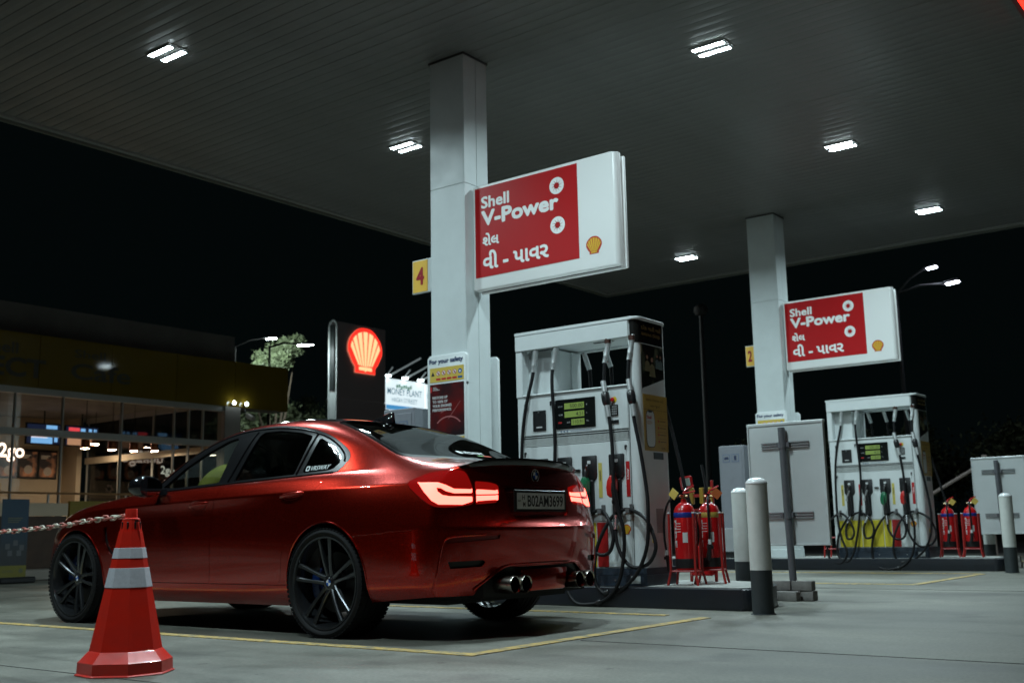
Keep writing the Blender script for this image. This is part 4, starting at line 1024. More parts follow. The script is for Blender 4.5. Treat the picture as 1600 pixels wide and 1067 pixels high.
# ================================================================ FUEL PUMPS
lcd = mat('lcd_green', (.10, .16, .03), .3, emit=(.42, .60, .16), es=.20); lcdi = mat('lcd_digits', (.012, .018, .010), .5)
navyp = mat('plinth_navy', (.020, .032, .048), .4, var=.2, vs=6); grey = mat('clip_grey', (.10, .10, .10), .5)
def pump():
    t = thing('fuel_pump', 'tall white fuel pump behind the car boot, showing 500.00 on its green display', 'fuel pump', (-5.89, 7.80, .17), 0, 'four-hose fuel pumps')
    W, D = 1.27, .50
    def rr(x0, y0, x1, y1, rl, rr_, n=6):
        P = []
        for cx, cy, r, a0 in ((x1-rr_, y0+rr_, rr_, -PI/2), (x1-rr_, y1-rr_, rr_, 0), (x0+rl, y1-rl, rl, PI/2), (x0+rl, y0+rl, rl, PI)):
            P += [(cx+r*math.cos(a0+a), cy+r*math.sin(a0+a)) for a in np.linspace(0, PI/2, n)]
        return P
    MB().prism(rr(.03, -.02, 1.29, D+.03, .01, .02, 2), 0, .085, 'xy').prism(rr(.045, -.008, 1.28, D+.02, .01, .02, 2), .087, .14, 'xy').build('plinth', navyp, t, smooth=False)
    for x in (.25, .62, 1.0): MB().cyl((x, -.026, .045), (x, -.018, .045), .008, n=8).build('bolt', steel, t)
    MB().box((1.15, -.024, .02), (1.24, -.0195, .08)).build('rating_label', mat('label_grey', (.35, .37, .36), .5), t, smooth=False)
    MB().prism(rr(0.0, .008, W, D, .02, .055), .142, 1.635, 'xy').build('cabinet', white, t, ang=50)
    # front: lower door, colour panels, upper console
    MB().box((.075, .0, .525), (1.165, .014, 1.185), .004).build('nozzle_panel', white, t)
    MB().box((.075, .0, 1.285), (1.165, .014, 1.640), .004).build('console_panel', white, t)
    MB().box((.075, -.014, 1.636), (1.19, .06, 1.656), .008).build('console_lip', white, t)
    MB().box((1.172, .002, .15), (1.176, .010, 1.63)).build('door_seam', mat('joint_dark', (.05, .055, .055), .6), t, smooth=False)
    for a, b, mm in ((.075, .395, 'y'), (.40, .70, 'y'), (.705, .815, 'y'), (.82, .93, 'r'), (.935, 1.165, 'w')):
        MB().box((a, .0, .150), (b-.004, .014, .515), .003).build('skirt_panel', {'y': mat('panel_yellow', (.55, .46, .03), .4, var=.08, vs=5), 'r': mat('panel_red', (.33, .012, .012), .35), 'w': white}[mm], t)
    m = MB(); pecten(m, 1.112, .415, .085, '-y', -.002, -.0012, 0, 1); m.build('shell_emblem', [MATS['emblem_red'], MATS['emblem_yellow']], t, smooth=False, fix=False)
    # vent grille
    MB().box((.075, .004, 1.19), (1.165, .012, 1.282)).build('vent_back', mat('vent_dark', (.02, .022, .022), .7), t, smooth=False)
    m = MB().box((.075, -.001, 1.268), (1.165, .01, 1.274)).box((.075, -.001, 1.19), (1.165, .012, 1.198))
    for k in range(85): m.box((.079+k*.0128, -.002, 1.198), (.079+k*.0128+.0072, .010, 1.258))
    tag(m.build('vent_slats', mat('slat_white', (.5, .53, .52), .4), t, smooth=False), kind='stuff')
    # display
    MB().box((.43, -.010, 1.325), (.845, .002, 1.58), .003).build('display_bezel', mat('bezel_black', (.008, .009, .009), .12, coat=.4), t)
    for x0, x1, z0, s, ww in ((.53, .735, 1.492, '500.00', .135), (.53, .735, 1.420, '4.51', .072), (.60, .735, 1.350, '110.91', .105)):
        l = MB().box((x0, -.0115, z0), (x1, -.0102, z0+.052)).build('lcd_window', lcd, t, smooth=False)
        m = MB(); add_text(m, s, (x1-.012, -.0125, z0+.009), h=.034, w=ww, face='-y', bold=.004, align='r'); m.build('digits', lcdi, l, smooth=False, fix=False)
    m = MB(); pale = mat('legend_grey', (.35, .36, .36), .5)
    for s, x, z, w_ in (('AMOUNT', .462, 1.512, .05), ('VOLUME', .462, 1.440, .05), ('RATE', .555, 1.370, .032), ('₹', .757, 1.512, .012), ('L', .757, 1.442, .009), ('₹/L', .757, 1.372, .024)): add_text(m, s, (x, -.0112, z), w=w_, h=.013, face='-y', bold=.01)
    m.build('display_legend', pale, t, smooth=False, fix=False)
    MB().box((.462, -.0112, 1.372), (.50, -.0102, 1.386)).build('red_legend', mat('ink_red', (.45, .02, .02), .5), t, smooth=False)
    m = MB()
    for k in range(3): flat(m, circ(.485+k*.032, 1.302, .009, 10), '-y', -.002)
    flat(m, rect(.58, 1.300, .80, 1.304), '-y', -.002); m.build('small_print', mat('ink_faint_blue', (.16, .22, .32), .5), t, smooth=False, fix=False)
    # card reader, keypad, stop button, slot
    c = MB().box((.185, -.010, 1.325), (.325, .002, 1.505), .004).build('card_reader', black, t); MB().box((.225, -.012, 1.350), (.288, -.0102, 1.362)).build('slot_label', mat('ink_pale', (.5, .5, .5), .5), c, smooth=False); MB().box((.245, -.018, 1.478), (.262, -.010, 1.492), .002).build('latch', steel, c)
    k_ = MB().box((.995, -.010, 1.400), (1.072, .002, 1.490), .003).build('keypad', black, t)
    for i in range(4):
        for j in range(4): MB().box((1.001+i*.017, -.0135, 1.408+j*.020), (1.013+i*.017, -.0102, 1.420+j*.020)).build('key', mat('key_grey', (.3, .31, .31), .5), k_, smooth=False)
    MB().box((.995, -.008, 1.335), (1.075, .001, 1.362), .002).build('receipt_slot', black, t)
    e = MB().lathe([(.026, -.002), (.026, .006)], c=(1.035, 0, 1.535), axis='y', n=24).build('stop_button_plate', mat('stop_yellow', (.65, .48, .03), .4), t); MB().lathe([(.0, -.028), (.015, -.027), (.019, -.018), (.013, -.012), (.012, 0)], c=(1.028, 0, 1.535), axis='y', n=16, cap=False).build('stop_button', mat('button_red', (.5, .01, .01), .3, coat=.5), e)
    for x, z in ((.105, 1.565), (.385, 1.570), (.095, 1.135), (1.135, 1.14)):
        MB().lathe([(0, -.016), (.008, -.014), (.010, 0)], c=(x, 0, z), axis='y', n=12, cap=False).box((x-.004, -.020, z-.034), (x+.006, -.010, z)).build('lock', black, t)
    # upper frame: posts, recess box, header
    MB().box((0.0, .0, 1.635), (.072, D, 2.056), .006).build('left_post', white, t)
    P = [(x, y) for x, y in rr(1.185, .008, W, D, .005, .055)]
    MB().prism(P, 1.635, 2.21, 'xy').build('right_post', white, t, ang=50)
    MB().prism([(.072, D), (.072, .11), (.32, .11), (.355, .20), (.355, D)], 1.656, 2.056, 'xy').build('recess_box', white, t, smooth=False)
    MB().box((.36, .36, 1.656), (.375, D, 2.056)).box((.0, D-.03, 1.636), (W-.03, D-.001, 1.66)).build('inner_edge', white, t, smooth=False)
    MB().prism(rr(-.012, -.012, W+.012, D+.012, .02, .065), 2.200, 2.226, 'xy', bev=.006).build('top_cap', white, t, ang=50)
    MB().box((.0, -.008, 2.056), (1.198, .05, 2.199), .004).box((0, .05, 2.075), (1.185, D-.05, 2.199)).box((0, D-.05, 2.056), (1.19, D, 2.199), .004).build('header', white, t)
    MB().box((.74, .16, 2.070), (.94, .19, 2.0748)).build('header_slot', black, t, smooth=False)
    # end face graphics
    X = W+.0012
    e = MB().prism([(1.205, .0055)]+[(W+.0015-.055+.0555*math.sin(a), .0075+.055-.0555*math.cos(a)-.001) for a in np.linspace(.1, PI/2, 6)]+[(W+.0015, D-.056), (W-.01, D-.056), (W-.01, .07), (1.205, .012)], 2.005, 2.198, 'xy').build('header_decal', mat('decal_black', (.010, .010, .009), .25, coat=.3), t, ang=50)
    m = MB()
    add_text(m, 'દરેક ગાડી માટે', (X+.0012, .09, 2.125), w=.33, h=.040, face='+x', bold=.01); add_text(m, 'સલામત ઇંધણ', (X+.0012, .09, 2.068), w=.31, h=.040, face='+x', bold=.01)
    m.build('decal_lettering', mat('ink_gold', (.40, .28, .09), .5), e, smooth=False, fix=False)
    # photo print of people: dark ground with soft shapes of clothing
    pm, tt, b = nt('people_photo_print'); cc = tt.nodes.new('ShaderNodeTexCoord'); vo = tt.nodes.new('ShaderNodeTexVoronoi'); vo.inputs['Scale'].default_value = 9; vo.feature = 'SMOOTH_F1'
    mpn = tt.nodes.new('ShaderNodeMapping'); mpn.inputs['Scale'].default_value = (1, 1.6, .9); tt.links.new(cc.outputs['Object'], mpn.inputs[0]); tt.links.new(mpn.outputs[0], vo.inputs[0])
    r1 = tt.nodes.new('ShaderNodeValToRGB'); r1.color_ramp.elements[0].color = (.012, .012, .010, 1); r1.color_ramp.elements[1].color = (.42, .30, .19, 1); r1.color_ramp.elements[0].position = .45; r1.color_ramp.elements[1].position = .95
    q = r1.color_ramp.elements.new(.7); q.color = (.11, .14, .09, 1); tt.links.new(vo.outputs['Color'], r1.inputs[0]); tt.links.new(r1.outputs[0], b.inputs['Base Color']); b.inputs['Roughness'].default_value = .3
    MB().prism([(.068, 1.615), (.445, 1.725), (.445, 1.998), (.068, 1.998)], W-.004, X+.0003, 'yz').build('photo_print', pm, t, smooth=False)
    m = MB()
    for cy, cz, s, h in ((.17, 1.83, .045, .10), (.25, 1.80, .05, .12), (.34, 1.86, .034, .09), (.395, 1.855, .034, .09)):
        m.mi(0); flat(m, circ(cy, cz+h*.62, s*.42, 12), '+x', X+.0012); m.mi(1 if cy > .3 else 2); flat(m, [(cy-s, cz-h*.6), (cy+s, cz-h*.6), (cy+s*.8, cz+h*.15), (cy, cz+h*.38), (cy-s*.8, cz+h*.15)], '+x', X+.0010+.0002*cy)
    m.build('printed_figures', [mat('print_skin', (.36, .20, .13), .5), mat('print_teal', (.13, .19, .19), .5), mat('print_olive', (.20, .19, .10), .5)], t, smooth=False, fix=False)
    po = MB().box((W-.004, .075, 1.098), (X+.0003, .475, 1.572)).build('app_poster', mat('poster_ochre', (.46, .30, .06), .45, var=.05), t, smooth=False)
    m = MB(); m.mi(0); add_text(m, 'ઇંધણ મેળવવા માટે', (X+.0015, .125, 1.512), w=.29, h=.030, face='+x', bold=.01); add_text(m, 'લાભ જુઓ', (X+.0015, .19, 1.462), w=.16, h=.030, face='+x', bold=.01)
    flat(m, rect(.08, 1.443, .47, 1.446), '+x', X+.0014)
    for k in range(4): flat(m, rect(.30, 1.378-k*.058, .455, 1.380-k*.058), '+x', X+.0014); flat(m, rect(.335, 1.352-k*.058, .44, 1.358-k*.058), '+x', X+.0014)
    add_text(m, 'GO WELL', (X+.0015, .35, 1.118), w=.07, h=.016, face='+x', bold=.02)
    m.mi(1)
    for k in range(4): flat(m, circ(.315, 1.355-k*.058, .011, 12), '+x', X+.0014)
    m.build('poster_print', [mat('ink_brown', (.09, .055, .015), .5), mat('ink_red', (.45, .02, .02), .5)], po, smooth=False, fix=False); m = MB()
    m.mi(2); flat(m, rr_poly(.108, 1.125, .150, .315), '+x', X+.0014); m.mi(3); flat(m, rr_poly(.114, 1.132, .138, .301), '+x', X+.0020)
    m.mi(1); add_text(m, 'Shell', (X+.0026, .125, 1.365), w=.075, h=.028, face='+x', bold=.03); m.mi(4); add_text(m, 'GO+', (X+.0026, .125, 1.320), w=.085, h=.030, face='+x', bold=.01)
    m.mi(2); flat(m, rr_poly(.150, 1.420, .06, .014), '+x', X+.0026)
    m.build('printed_phone', [mat('ink_brown', (.09, .055, .015), .5), mat('ink_red', (.45, .02, .02), .5), mat('ink_black', (.02, .02, .02), .5), mat('phone_screen', (.58, .62, .60), .4), mat('ink_orange', (.5, .22, .05), .5)], po, smooth=False, fix=False)
    MB().box((W, .215, 1.030), (W+.006, .375, 1.088), .002).build('id_plate', black, t)
    MB().box((W, .22, .42), (W+.003, .34, .62)).build('paper_notice', mat('notice_grey', (.28, .29, .28), .6), t, smooth=False); MB().box((W, .14, .34), (W+.003, .18, .38)).build('yellow_tag', yelp, t, smooth=False)
    # nozzle pockets, nozzles, price strips
    for i, (cx, strip, side) in enumerate(((.262, 'y', -1), (.515, 'r', -1), (.768, 'y', 1), (1.040, 'r', 1))):
        P = [(cx-.075, .90), (cx-.05, .865), (cx+.05, .865), (cx+.075, .90), (cx+.075, 1.07), (cx+.068, 1.078), (cx-.068, 1.078), (cx-.075, 1.07)]
        pk = MB().prism(P, -.012, .004, 'xz', bev=.004).box((cx-.045, -.030, .58), (cx+.045, .002, .87), .008).build('nozzle_boot', black, t)
        MB().box((cx-.015, -.016, 1.010), (cx+.017, -.0125, 1.035)).build('boot_label', mat('label_white', (.6, .62, .62), .4), pk, smooth=False)
        nz = MB()
        nz.tube([(p.x, p.y, p.z) for p in spline([(cx+.004, -.035, 1.0), (cx+.002, -.062, .95), (cx-.002, -.068, .86), (cx+.006, -.060, .74), (cx+.012, -.055, .60)], 4)], [.012]*4+[.018]*5+[.026]*8, n=12)
        nz.box((cx-.010, -.095, .66), (cx+.014, -.055, .70), .008).tube([(cx, -.088, .86), (cx+.004, -.105, .78), (cx+.01, -.092, .68)], .006, n=6)
        n_ = nz.build('nozzle', mat('nozzle_black', (.015, .015, .016), .4), t)
        MB().lathe([(0, 0), (.006, .001), (.007, .03)], c=(cx+.012, -.075, .955), axis='z', n=8).build('spout_glint', chrome, n_)
        if i >= 2:
            gm = MB(); c = [(-.052, .735), (-.058, .80), (-.048, .855), (-.020, .90), (.012, .895), (.030, .86), (.028, .77), (.015, .725), (-.02, .71)]
            gm.prism([(cx+a, b) for a, b in c], -.098, -.035, 'xz', bev=.012); gm.build('nozzle_guard', mat('guard_green', (.005, .12, .05), .3, coat=.4) if i == 2 else mat('guard_red', (.50, .015, .012), .3, coat=.4), n_)
        else:
            MB().lathe([(0, -.10), (.018, -.098), (.020, -.08)], c=(cx-.02, 0, .80), axis='y', n=12, cap=False).tube([(cx+.02, -.075, .93), (cx+.0, -.085, .87), (cx-.018, -.085, .82)], .012, n=8).build('nozzle_guard', mat('guard_silver', (.42, .43, .43), .3, metal=.7), n_)
        sx = cx+side*.105-.018
        s_ = MB().box((sx, -.0025, .722), (sx+.036, .001, 1.012)).build('price_strip', mat('strip_pale_yellow', (.52, .44, .10), .45) if strip == 'y' else redp, t, smooth=False)
        m = MB(); v, f = text_verts('UNLEADED' if strip == 'y' else 'V-Power', .02, 3, 0)
        a0 = min(p.x for p in v); a1 = max(p.x for p in v); b1 = max(p.y for p in v)
        m.add([(sx+.026-p.y/b1*.015, -.0036, .86+(p.x-a0)/(a1-a0)*.09) for p in v], f); m.build('strip_lettering', mat('ink_black', (.02, .02, .02), .5) if strip == 'y' else ink_w, s_, smooth=False, fix=False)
    for x in (.105, .405, .895, 1.170):
        MB().box((x-.018, -.012, .575), (x+.018, .002, .66), .003).box((x-.018, -.075, .590), (x+.018, -.010, .602)).box((x-.018, -.078, .590), (x+.018, -.070, .625)).build('hose_hook', grey, t)
    MB().box((.615, -.02, .95), (.675, .0, .968), .003).build('cloth_hook', black, t)
    # hoses
    HP = [
     [(.21, 2.01, -.0), (.19, 1.8, -.03), (.13, 1.52, -.06), (.09, 1.18, -.07), (.08, .6, -.08), (.12, .30, -.10), (.20, .07, -.13), (.10, -.07, -.13), (-.06, .0, -.12), (-.08, .30, -.11), (-.02, .52, -.08), (.09, .615, -.045), (.18, .59, -.07), (.27, .48, -.09), (.31, .36, -.10), (.28, .27, -.12), (.21, .28, -.12), (.20, .42, -.09), (.262, .57, -.055)],
     [(.43, 2.01, 0), (.41, 1.83, -.03), (.42, 1.66, -.05), (.44, 1.38, -.06), (.45, 1.07, -.08), (.42, .7, -.10), (.36, .30, -.12), (.28, .04, -.13), (.18, -.05, -.13), (.06, .05, -.10), (.08, .30, -.09), (.20, .52, -.07), (.33, .61, -.06), (.43, .612, -.045), (.54, .53, -.08), (.59, .40, -.10), (.56, .29, -.11), (.47, .28, -.11), (.45, .42, -.09), (.515, .57, -.055)],
     [(.98, 2.01, 0), (.96, 1.86, -.03), (.96, 1.68, -.05), (.985, 1.54, -.07), (1.02, 1.36, -.08), (1.05, 1.12, -.10), (1.07, .8, -.13), (1.11, .59, -.13), (1.15, .44, -.13), (1.14, .23, -.13), (1.09, .03, -.14), (.97, -.10, -.14), (.81, -.145, -.14), (.65, -.13, -.13), (.55, .02, -.11), (.57, .27, -.10), (.68, .49, -.07), (.80, .595, -.05), (.89, .612, -.045), (.98, .53, -.08), (1.03, .39, -.10), (.99, .27, -.11), (.88, .26, -.11), (.79, .38, -.09), (.768, .57, -.055)],
     [(1.22, 2.01, 0), (1.20, 1.86, -.03), (1.20, 1.68, -.05), (1.235, 1.53, -.07), (1.26, 1.34, -.08), (1.31, 1.10, -.09), (1.36, .79, -.10), (1.38, .59, -.12), (1.36, .33, -.12), (1.28, .14, -.12), (1.19, .04, -.12), (1.07, -.045, -.12), (.94, -.06, -.12), (.85, .05, -.12), (.87, .30, -.11), (.98, .53, -.07), (1.09, .61, -.05), (1.19, .605, -.045), (1.33, .53, -.07), (1.41, .38, -.09), (1.42, .28, -.10), (1.35, .18, -.10), (1.22, .15, -.10), (1.12, .22, -.10), (1.05, .38, -.09), (1.040, .57, -.055)]]
    for i, pts in enumerate(HP):
        P = spline([(x, y+.02, z) for x, z, y in pts], 5)
        h = MB().tube(P, .0155, n=10).build('hose', rubber, t)
        x, z, y = pts[0]
        # fittings
        a, b = P[0], P[4]; d = (P[5]-P[0]).normalized()
        q4 = (d.to_track_quat('Z', 'Y').to_matrix().to_4x4())
        fm_ = MB().lathe([(.026, -.06), (.026, 0), (.024, .005), (.024, .10), (.021, .101), (.021, .112), (.0205, .113), (.0205, .16)], n=14, M=Matrix.Translation(a) @ q4)
        fm_.build('hose_fitting', mat('fitting_aluminium', (.62, .65, .65), .33, metal=.6, var=.2, vs=60), h)
        if i >= 2:
            MB().cyl(a+Vector((0, 0, .055)), a+Vector((0, 0, .015)), .030, n=8).build('copper_nut', mat('dull_copper', (.10, .05, .04), .45, metal=.7), h)
            q = P[15]; dd = (P[17]-P[13]).normalized()
            MB().cyl(q-dd*.16, q-dd*.055, .023).build('hose_fitting', MATS['fitting_aluminium'], h); MB().cyl(q+dd*.055, q+dd*.16, .023, .018).build('hose_fitting', MATS['fitting_aluminium'], h)
            MB().lathe([(.024, -.062), (.034, -.05), (.037, -.02), (.037, .02), (.032, .045), (.024, .058)], n=12, M=Matrix.Translation(q) @ dd.to_track_quat('Z', 'Y').to_matrix().to_4x4()).box((-.012, -.042, -.01), (.012, -.034, .02), M=Matrix.Translation(q)).build('breakaway_coupling', black, h)
            MB().lathe([(.022, 0), (.024, .01), (.024, .04), (.022, .05)], n=12, M=Matrix.Translation(P[len(P)*12//25]) @ Matrix.Rotation(R(70), 4, 'Y')).build('hose_clamp', black, h)
        e = P[-1]; MB().cyl(P[-4], e, .022, .026, n=12).build('swivel_joint', steel, h)
    # the matching hoses on the rear face, seen through the opening
    for x in (.43, .66, .98, 1.1):
        MB().cyl((x, D-.02, 2.06), (x+.03, D+.02, 1.90), .022).cyl((x+.03, D+.02, 1.90), (x+.04, D+.05, 1.2), .016).build('rear_hose', rubber, t); MB().cyl((x, D-.022, 2.055), (x+.028, D+.018, 1.905), .0235).build('rear_hose_fitting', MATS['fitting_aluminium'], t)
    MB().tube([(p.x, p.y, p.z) for p in spline([(1.22, D+.04, 1.5), (1.30, D+.03, 1.2), (1.42, D-.02, .75), (1.50, D, .4), (1.35, D+.05, .10)], 5)], .0155).build('rear_hose', rubber, t)
    return t
fp = pump()
clone(fp, (-5.88, 15.20, .17), 'white fuel pump on the far island, beyond the sign board and its post')
# ================================================================ FORECOURT OBJECTS
# bollards
boll_w = mat('bollard_white_paint', (.62, .64, .61), .45, var=.10, vs=7, bump=.08, bs=30); boll_d = mat('bollard_grey_base', (.030, .038, .041), .5, var=.15, vs=8)
def bollard():
    t = thing('bollard', '', 'bollard', (0, 0, 0), 0, 'steel bollards at the island ends')
    MB().lathe([(.078, .0), (.078, .315)], n=36, cap=False).lathe([(.09, 0), (.09, .004), (.078, .006)], n=36, cap=False).build('painted_base', boll_d, t)
    MB().lathe([(.0785, .312), (.0785, .93)], n=36, cap=False).build('post', boll_w, t)
    MB().lathe([(.0785, .930), (.0815, .931), (.0815, .936), (.075, .950), (.055, .968), (.028, .978), (0, .980)], n=36, cap=False).build('domed_cap', mat('cap_white_gloss', (.72, .74, .74), .2, coat=.5), t)
    return t
b0 = bollard(); b0.location = (-3.47, 7.50, .004); b0['label'] = 'nearest white bollard with a dark grey base, at the end of the front island'
clone(b0, (-4.49, 9.34, .004), 'green-tinged white bollard with chipped paint, just behind and left of the nearest bollard')
clone(b0, (-3.45, 14.67, .004), 'white bollard at the end of the far island, by the right edge of the photo')
clone(b0, (-4.19, 15.79+.9, .004), 'white bollard behind the two extinguishers of the far island')
# sign boards seen from behind, on posts in concrete blocks
galv = mat('galvanised_post', (.15, .155, .17), .5, metal=.4, var=.15, vs=9); blk = mat('concrete_block', (.26, .25, .235), .85, var=.35, vs=7, bump=.5, bs=25)
def board():
    t = thing('roadside_sign_board', '', 'sign board', (0, 0, 0), 0, 'sign boards seen from behind')
    MB().box((-.36, .045, .47), (.32, .060, 1.50), .003).build('back_sheet', white, t)
    MB().box((-.375, .035, 1.495), (.335, .085, 1.522), .004).build('top_rail', white, t); MB().box((-.375, .035, .455), (.335, .075, .472), .004).build('bottom_rail', white, t)
    for x in (-.372, .320): MB().box((x, .035, .473), (x+.012, .08, 1.494), .003).build('side_rail', white, t)
    MB().tube([(-.03, 0, 1.47), (-.02, 0, .8), (.0, 0, .02)], .031, n=16).build('post', galv, t)
    for z in (1.29, .685):
        for k in range(3): MB().box((-.24, .026, z+k*.022), (.20, .044, z+k*.022+.013), .002).build('clamp_bar', mat('clamp_zinc', (.34, .36, .37), .4, metal=.4), t)
        MB().lathe([(.036, 0), (.036, .055)], c=(-.027+.015*(z < 1), 0, z), n=16).box((-.08, -.01, z+.01), (-.055, .03, z+.05)).box((.01, -.01, z+.01), (.035, .03, z+.05)).build('pipe_clamp', galv, t)
    for x, y, z, r_ in ((-.105, 0, 0, .03), (.095, .01, 0, -.03), (-.10, .0, .082, -.02), (.085, 0, .082, .04), (-.005, -.11, 0, .0), (-.02, .115, .0, .02)):
        MB().box((-.088, -.05, 0), (.088, .05, .08), .007, M=Matrix.Translation((x, y, z)) @ Matrix.Rotation(r_, 4, 'Z'), seg=2).build('concrete_block', blk, t)
    return t
bd = board(); bd.location = (-3.87, 9.0, .004); bd['label'] = 'back of a white sign board on a grey post, right of the nearest bollard'
clone(bd, (-3.87, 16.25, .004), 'back of a white sign board on a post, cut by the right edge')
# extinguishers in tube stands
extr = mat('extinguisher_red', (.48, .010, .012), .22, coat=.7); stand = mat('stand_red_paint', (.34, .015, .012), .45, var=.15, vs=20); brass = mat('valve_brass', (.45, .35, .2), .3, metal=1)
def extinguisher(band, lab, loc, rz, tagc, group, hose_left=True):
    t = thing('fire_extinguisher', lab, 'fire extinguisher', loc, rz, group)
    MB().lathe([(.0, .12), (.078, .12), (.086, .135), (.088, .16), (.088, .56), (.084, .60), (.070, .632), (.045, .655), (.024, .665), (.022, .69), (.0, .69)], n=32, cap=False).build('cylinder', extr, t)
    MB().lathe([(.0885, .54), (.0892, .541), (.0892, .578), (.087, .582)], n=32, cap=False).build('colour_band', band, t)
    MB().lathe([(.0885, .135), (.0895, .136), (.0895, .21), (.0885, .211)], n=32, cap=False).build('foot_ring', black, t)
    m = MB()      # label wrapped on the front
    def wrap(a0, a1, z0, z1, r=.0894, n=6): 
        v = []; 
        for i in range(n+1):
            a = -PI/2+a0+(a1-a0)*i/n; v += [(r*math.cos(a), r*math.sin(a), z0), (r*math.cos(a), r*math.sin(a), z1)]
        m.add(v, [(2*i, 2*i+2, 2*i+3, 2*i+1) for i in range(n)])
    wrap(.05, .50, .34, .42)
    for k in range(4): wrap(-.62+.0, -.10, .49-k*.022, .495-k*.022, .0895)
    v, f = text_verts('FIRE', .03, 3, 0); a0 = min(p.x for p in v); a1 = max(p.x for p in v); b1 = max(p.y for p in v); rr_ = .0897
    m.add([(rr_*math.cos(-PI/2-.85+p.y/b1*.28), rr_*math.sin(-PI/2-.85+p.y/b1*.28), .52-(p.x-a0)/(a1-a0)*.22) for p in v], f)
    m.build('printed_label', mat('ext_label_white', (.55, .55, .54), .5), t, fix=False)
    v_ = MB().cyl((0, 0, .69), (0, 0, .735), .018).cyl((-.035, 0, .715), (.035, 0, .715), .010).cyl((0, -.03, .725), (0, .0, .725), .012).build('valve', brass, t)
    MB().tube([(0, 0, .735), (.02, 0, .765), (.09, .0, .80)], [.010, .009, .007], n=8).tube([(0, 0, .735), (.05, 0, .745), (.10, 0, .752)], [.008, .007, .006], n=8).build('lever', extr, v_)
    MB().lathe([(0, -.008), (.016, -.006), (.016, .004), (0, .004)], c=(0, -.035, .722), axis='y', n=14, cap=False).build('gauge', chrome, v_)
    s = -1 if hose_left else 1
    P = spline([(s*.03, 0, .715), (s*.12, -.01, .68), (s*.165, -.02, .55), (s*.168, -.03, .38), (s*.15, -.04, .26)] if hose_left else [(.0, -.03, .715), (.005, -.09, .66), (.01, -.105, .50), (.01, -.105, .34)], 5)
    MB().tube(P, .0095, n=8).build('hose', rubber, t)
    e = P[-1]; MB().cyl(e+Vector((0, 0, .02)), e-Vector((0, 0, .02)), .014).build('ferrule', white, t)
    MB().cyl(e-Vector((0, 0, .02)), e+Vector((-s*.02, 0, -.15)), .014, .022).cyl(e-Vector((.0, 0, .03)), e-Vector((0, 0, .055)), .027).build('discharge_horn', black, t)
    q = MB().box((-.036, -.0015, -.036), (.036, .0015, .036), M=Matrix.Translation((s*.075 if hose_left else .075, -.03, .735)) @ Matrix.Rotation(R(18)*s, 4, 'Z') @ Matrix.Rotation(R(40), 4, 'Y'))
    k = q.build('inspection_tag', tagc, t, smooth=False)
    return t
def ext_stand(loc, rz, lab, group):
    t = thing('extinguisher_stand', lab, 'stand', loc, rz, group); r = .0105
    for i, (sx, sy) in enumerate(((-1, -1), (1, -1), (1, 1), (-1, 1))):
        MB().tube([(sx*.125, sy*.125, .0), (sx*.102, sy*.102, .115), (sx*.102, sy*.102, .575)], r, n=8).build('leg', stand, t)
        MB().lathe([(.013, .573), (.013, .582), (0, .584)], c=(sx*.102, sy*.102, 0), n=8, cap=False).build('leg_cap', white, t)
    for z in (.112,):
        MB().tube([(-.102, -.102, z), (.102, -.102, z)], r*.8, n=6).tube([(.102, -.102, z), (.102, .102, z)], r*.8, n=6).tube([(.102, .102, z), (-.102, .102, z)], r*.8, n=6).tube([(-.102, .102, z), (-.102, -.102, z)], r*.8, n=6).build('ring_rail', stand, t)
    MB().box((-.1, -.1, .105), (.1, .1, .117)).build('shelf', stand, t, smooth=False)
    return t
bb = mat('band_blue', (.01, .03, .22), .35); by = mat('band_yellow', (.42, .30, .06), .4); ty = mat('tag_yellow', (.62, .45, .10), .5); to_ = mat('tag_orange', (.50, .12, .03), .5)
G1 = 'fire extinguishers beside the front pump'; G2 = 'fire extinguishers beside the far pump'
extinguisher(bb, 'red fire extinguisher with a blue band and yellow tag, front one beside the front pump', (-4.38, 8.06, .17), R(12), ty, G1); ext_stand((-4.38, 8.06, .17), R(12), 'red tube stand under the blue-banded extinguisher beside the front pump', 'extinguisher stands on the front island')
extinguisher(by, 'red fire extinguisher with a yellow band and orange tag, rear one beside the front pump', (-4.31, 8.36, .17), R(20), to_, G1, False); ext_stand((-4.31, 8.36, .17), R(20), 'red tube stand under the yellow-banded extinguisher beside the front pump', 'extinguisher stands on the front island')
extinguisher(bb, 'red fire extinguisher on the far island, left of the pair', (-4.40, 15.50, .17), R(10), ty, G2, False); ext_stand((-4.40, 15.50, .17), R(10), 'red tube stand under the left extinguisher of the far island', 'extinguisher stands on the far island')
extinguisher(bb, 'red fire extinguisher on the far island, right of the pair next to the bollard', (-4.10, 15.48, .17), R(10), ty, G2, False); ext_stand((-4.10, 15.48, .17), R(10), 'red tube stand under the right extinguisher of the far island', 'extinguisher stands on the far island')
